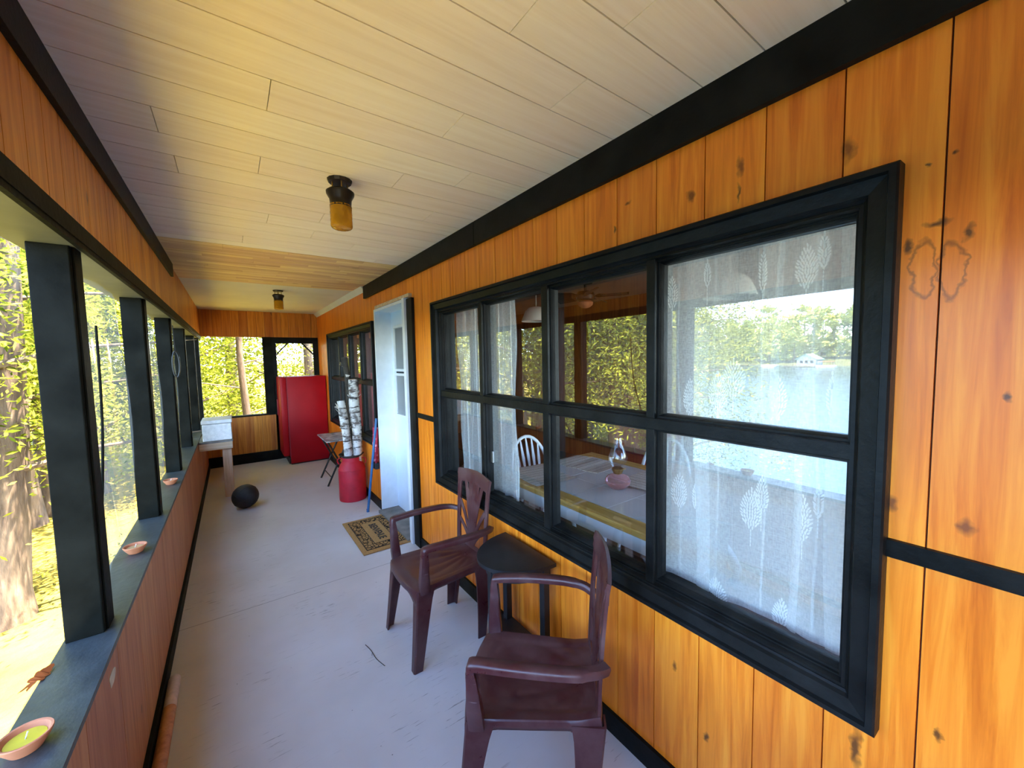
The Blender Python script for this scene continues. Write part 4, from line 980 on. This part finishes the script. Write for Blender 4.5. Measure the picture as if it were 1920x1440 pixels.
# bare trunks seen through the far opening
for (az, d, r, lab) in ((-1.2, 9.2, .075, 'slim pale trunk standing close beyond the far opening'), (3.4, 11, .05, 'thin leaning trunk left beyond the far opening')):
    p = at(az, d); t = thing('bare_trunk', lab, 'tree', p); bm = bmesh.new(); tube(bm, [(0, 0, -.2), (.02, 0, 1.2), (-.05, 0, 2.6), (-.02, .05, 5)], [r*1.3, r, r*.8, r*.5], 10); link('trunk', bm, M['bark'], t, 50)
    bm = bmesh.new(); rnd = random.Random(int(d*10))
    for k in range(7):
        z = 1.0+.5*k; a = PI+rnd.uniform(-.7, .7)+(PI if k % 2 else 0); L = rnd.uniform(.8, 1.7); tube(bm, [(0, 0, z), (L*.5*math.cos(a), L*.4*math.sin(a), z+.18), (L*math.cos(a), L*.8*math.sin(a), z+.42)], [.018, .012, .004], 6)
    link('branches', bm, M['bark'], t, 50)

# far shore forest, mirrored in the near window column
def fartree(seed, mat, kind):
    rnd = random.Random(seed); t = thing('far_tree', 'tree in the wooded bank across the lake', 'tree', (0, 0, 0), 0, 'trees on the far shore')
    bm = bmesh.new(); tube(bm, [(0, 0, -1), (0, 0, 5), (.3, 0, 14)], [.35, .28, .1], 6); link('trunk', bm, M['bark'], t)
    bm = bmesh.new(); pts = []
    for k in range(36):
        f = rnd.uniform(0, 1); z = 1.5+16.5*f; rr_ = (5.2*math.sin(PI*min(.95, .15+.8*f))**.7 if kind else 4.2*(1-f)+.8); a = rnd.uniform(0, 6.28); r = rr_*rnd.uniform(.3, 1)
        c = Vector((r*math.cos(a), r*math.sin(a), z))
        for q in range(26): pts.append(c+Vector((rnd.gauss(0, .8), rnd.gauss(0, .8), rnd.gauss(0, .6))))
    leaves(bm, pts, 1.5, rnd); link('foliage', bm, mat, t); return t
ft = [fartree(1, M['leaf_far'], 1), fartree(2, M['leaf_far2'], 0), fartree(3, M['leaf_far'], 1)]
rnd = random.Random(5); used = set(); n_t = 0
for row, off in ((0, 4), (1, 14), (2, 28)):
    y = -40
    while y < 230:
        i = rnd.randrange(3); s = rnd.uniform(.85, 1.2)*(1+.12*row)
        if row == 0 and abs(y-67) < 12: y += 6; continue
        loc = (shore_x(y)-off-rnd.uniform(0, 4), y, WZ+1.2+off*.13)
        if i not in used: used.add(i); ft[i].location = loc; ft[i].scale = (s,)*3
        else: dup(ft[i], loc, rnd.uniform(0, 6), None, s)
        y += rnd.uniform(5.5, 8.5)+row*1.5
# cottage and boats on the far shore
cx = -188.0; t = thing('lake_cottage', 'small white cottage with pale green roof on the far shore', 'house', (cx, 68, WZ+.7), 0); t.scale = (.8, .8, .85)
bm = boxes((-4, 4, -4.2, 4.2, 0, 3.0)); loft(bm, [[Vector((x, -4.2, 3)), Vector((x, 4.2, 3)), Vector((x, 0, 5.2))] for x in (-4, 4)]); link('wall', bm, M['stone'], t)
bm = bmesh.new()
for s in (-1, 1): loft(bm, [[Vector((x, 0, 5.45)), Vector((x, s*5, 2.75)), Vector((x, s*5, 2.55)), Vector((x, 0, 5.2))] for x in (-4.6, 5)])
link('roof', bm, M['green_roof'], t)
for y in (-2.4, 0, 2.2):
    bm = boxes((4.0, 4.06, y-.6, y+.6, 1.0, 2.2)); link('window', bm, M['frame'], t)
for i, (y, L, lab) in enumerate(((60, 6, 'white pontoon boat moored right of the far cottage'), (80, 5, 'small pale boat by the dock left of the far cottage'))):
    t = thing('boat', lab, 'boat', (-180.5, y, WZ), 0); bm = boxes((-1.2, 1.2, -L/2, L/2, -.1, .9), bevel=.2); link('hull', bm, M['stone'], t)
    if i == 0:
        bm = boxes((-1.1, 1.1, -2.4, 2.4, 2.2, 2.35)); link('canopy', bm, M['clay'], t)
        for px in (-1, 1):
            for py in (-2.2, 2.2): bm = boxes((px-.06, px+.06, py-.06, py+.06, .8, 2.2)); link('canopy_pole', bm, M['metal'], t)
t = thing('dock', 'pale wooden dock in front of the far cottage', 'dock', (-181.5, 71, WZ)); bm = boxes((-3, 1.2, -9, 4, .25, .5)); link('deck', bm, M['slab'], t)
for py in (-8, -2, 3): bm = boxes((.6, .9, py-.15, py+.15, -.5, .25)); link('piling', bm, M['bark'], t)
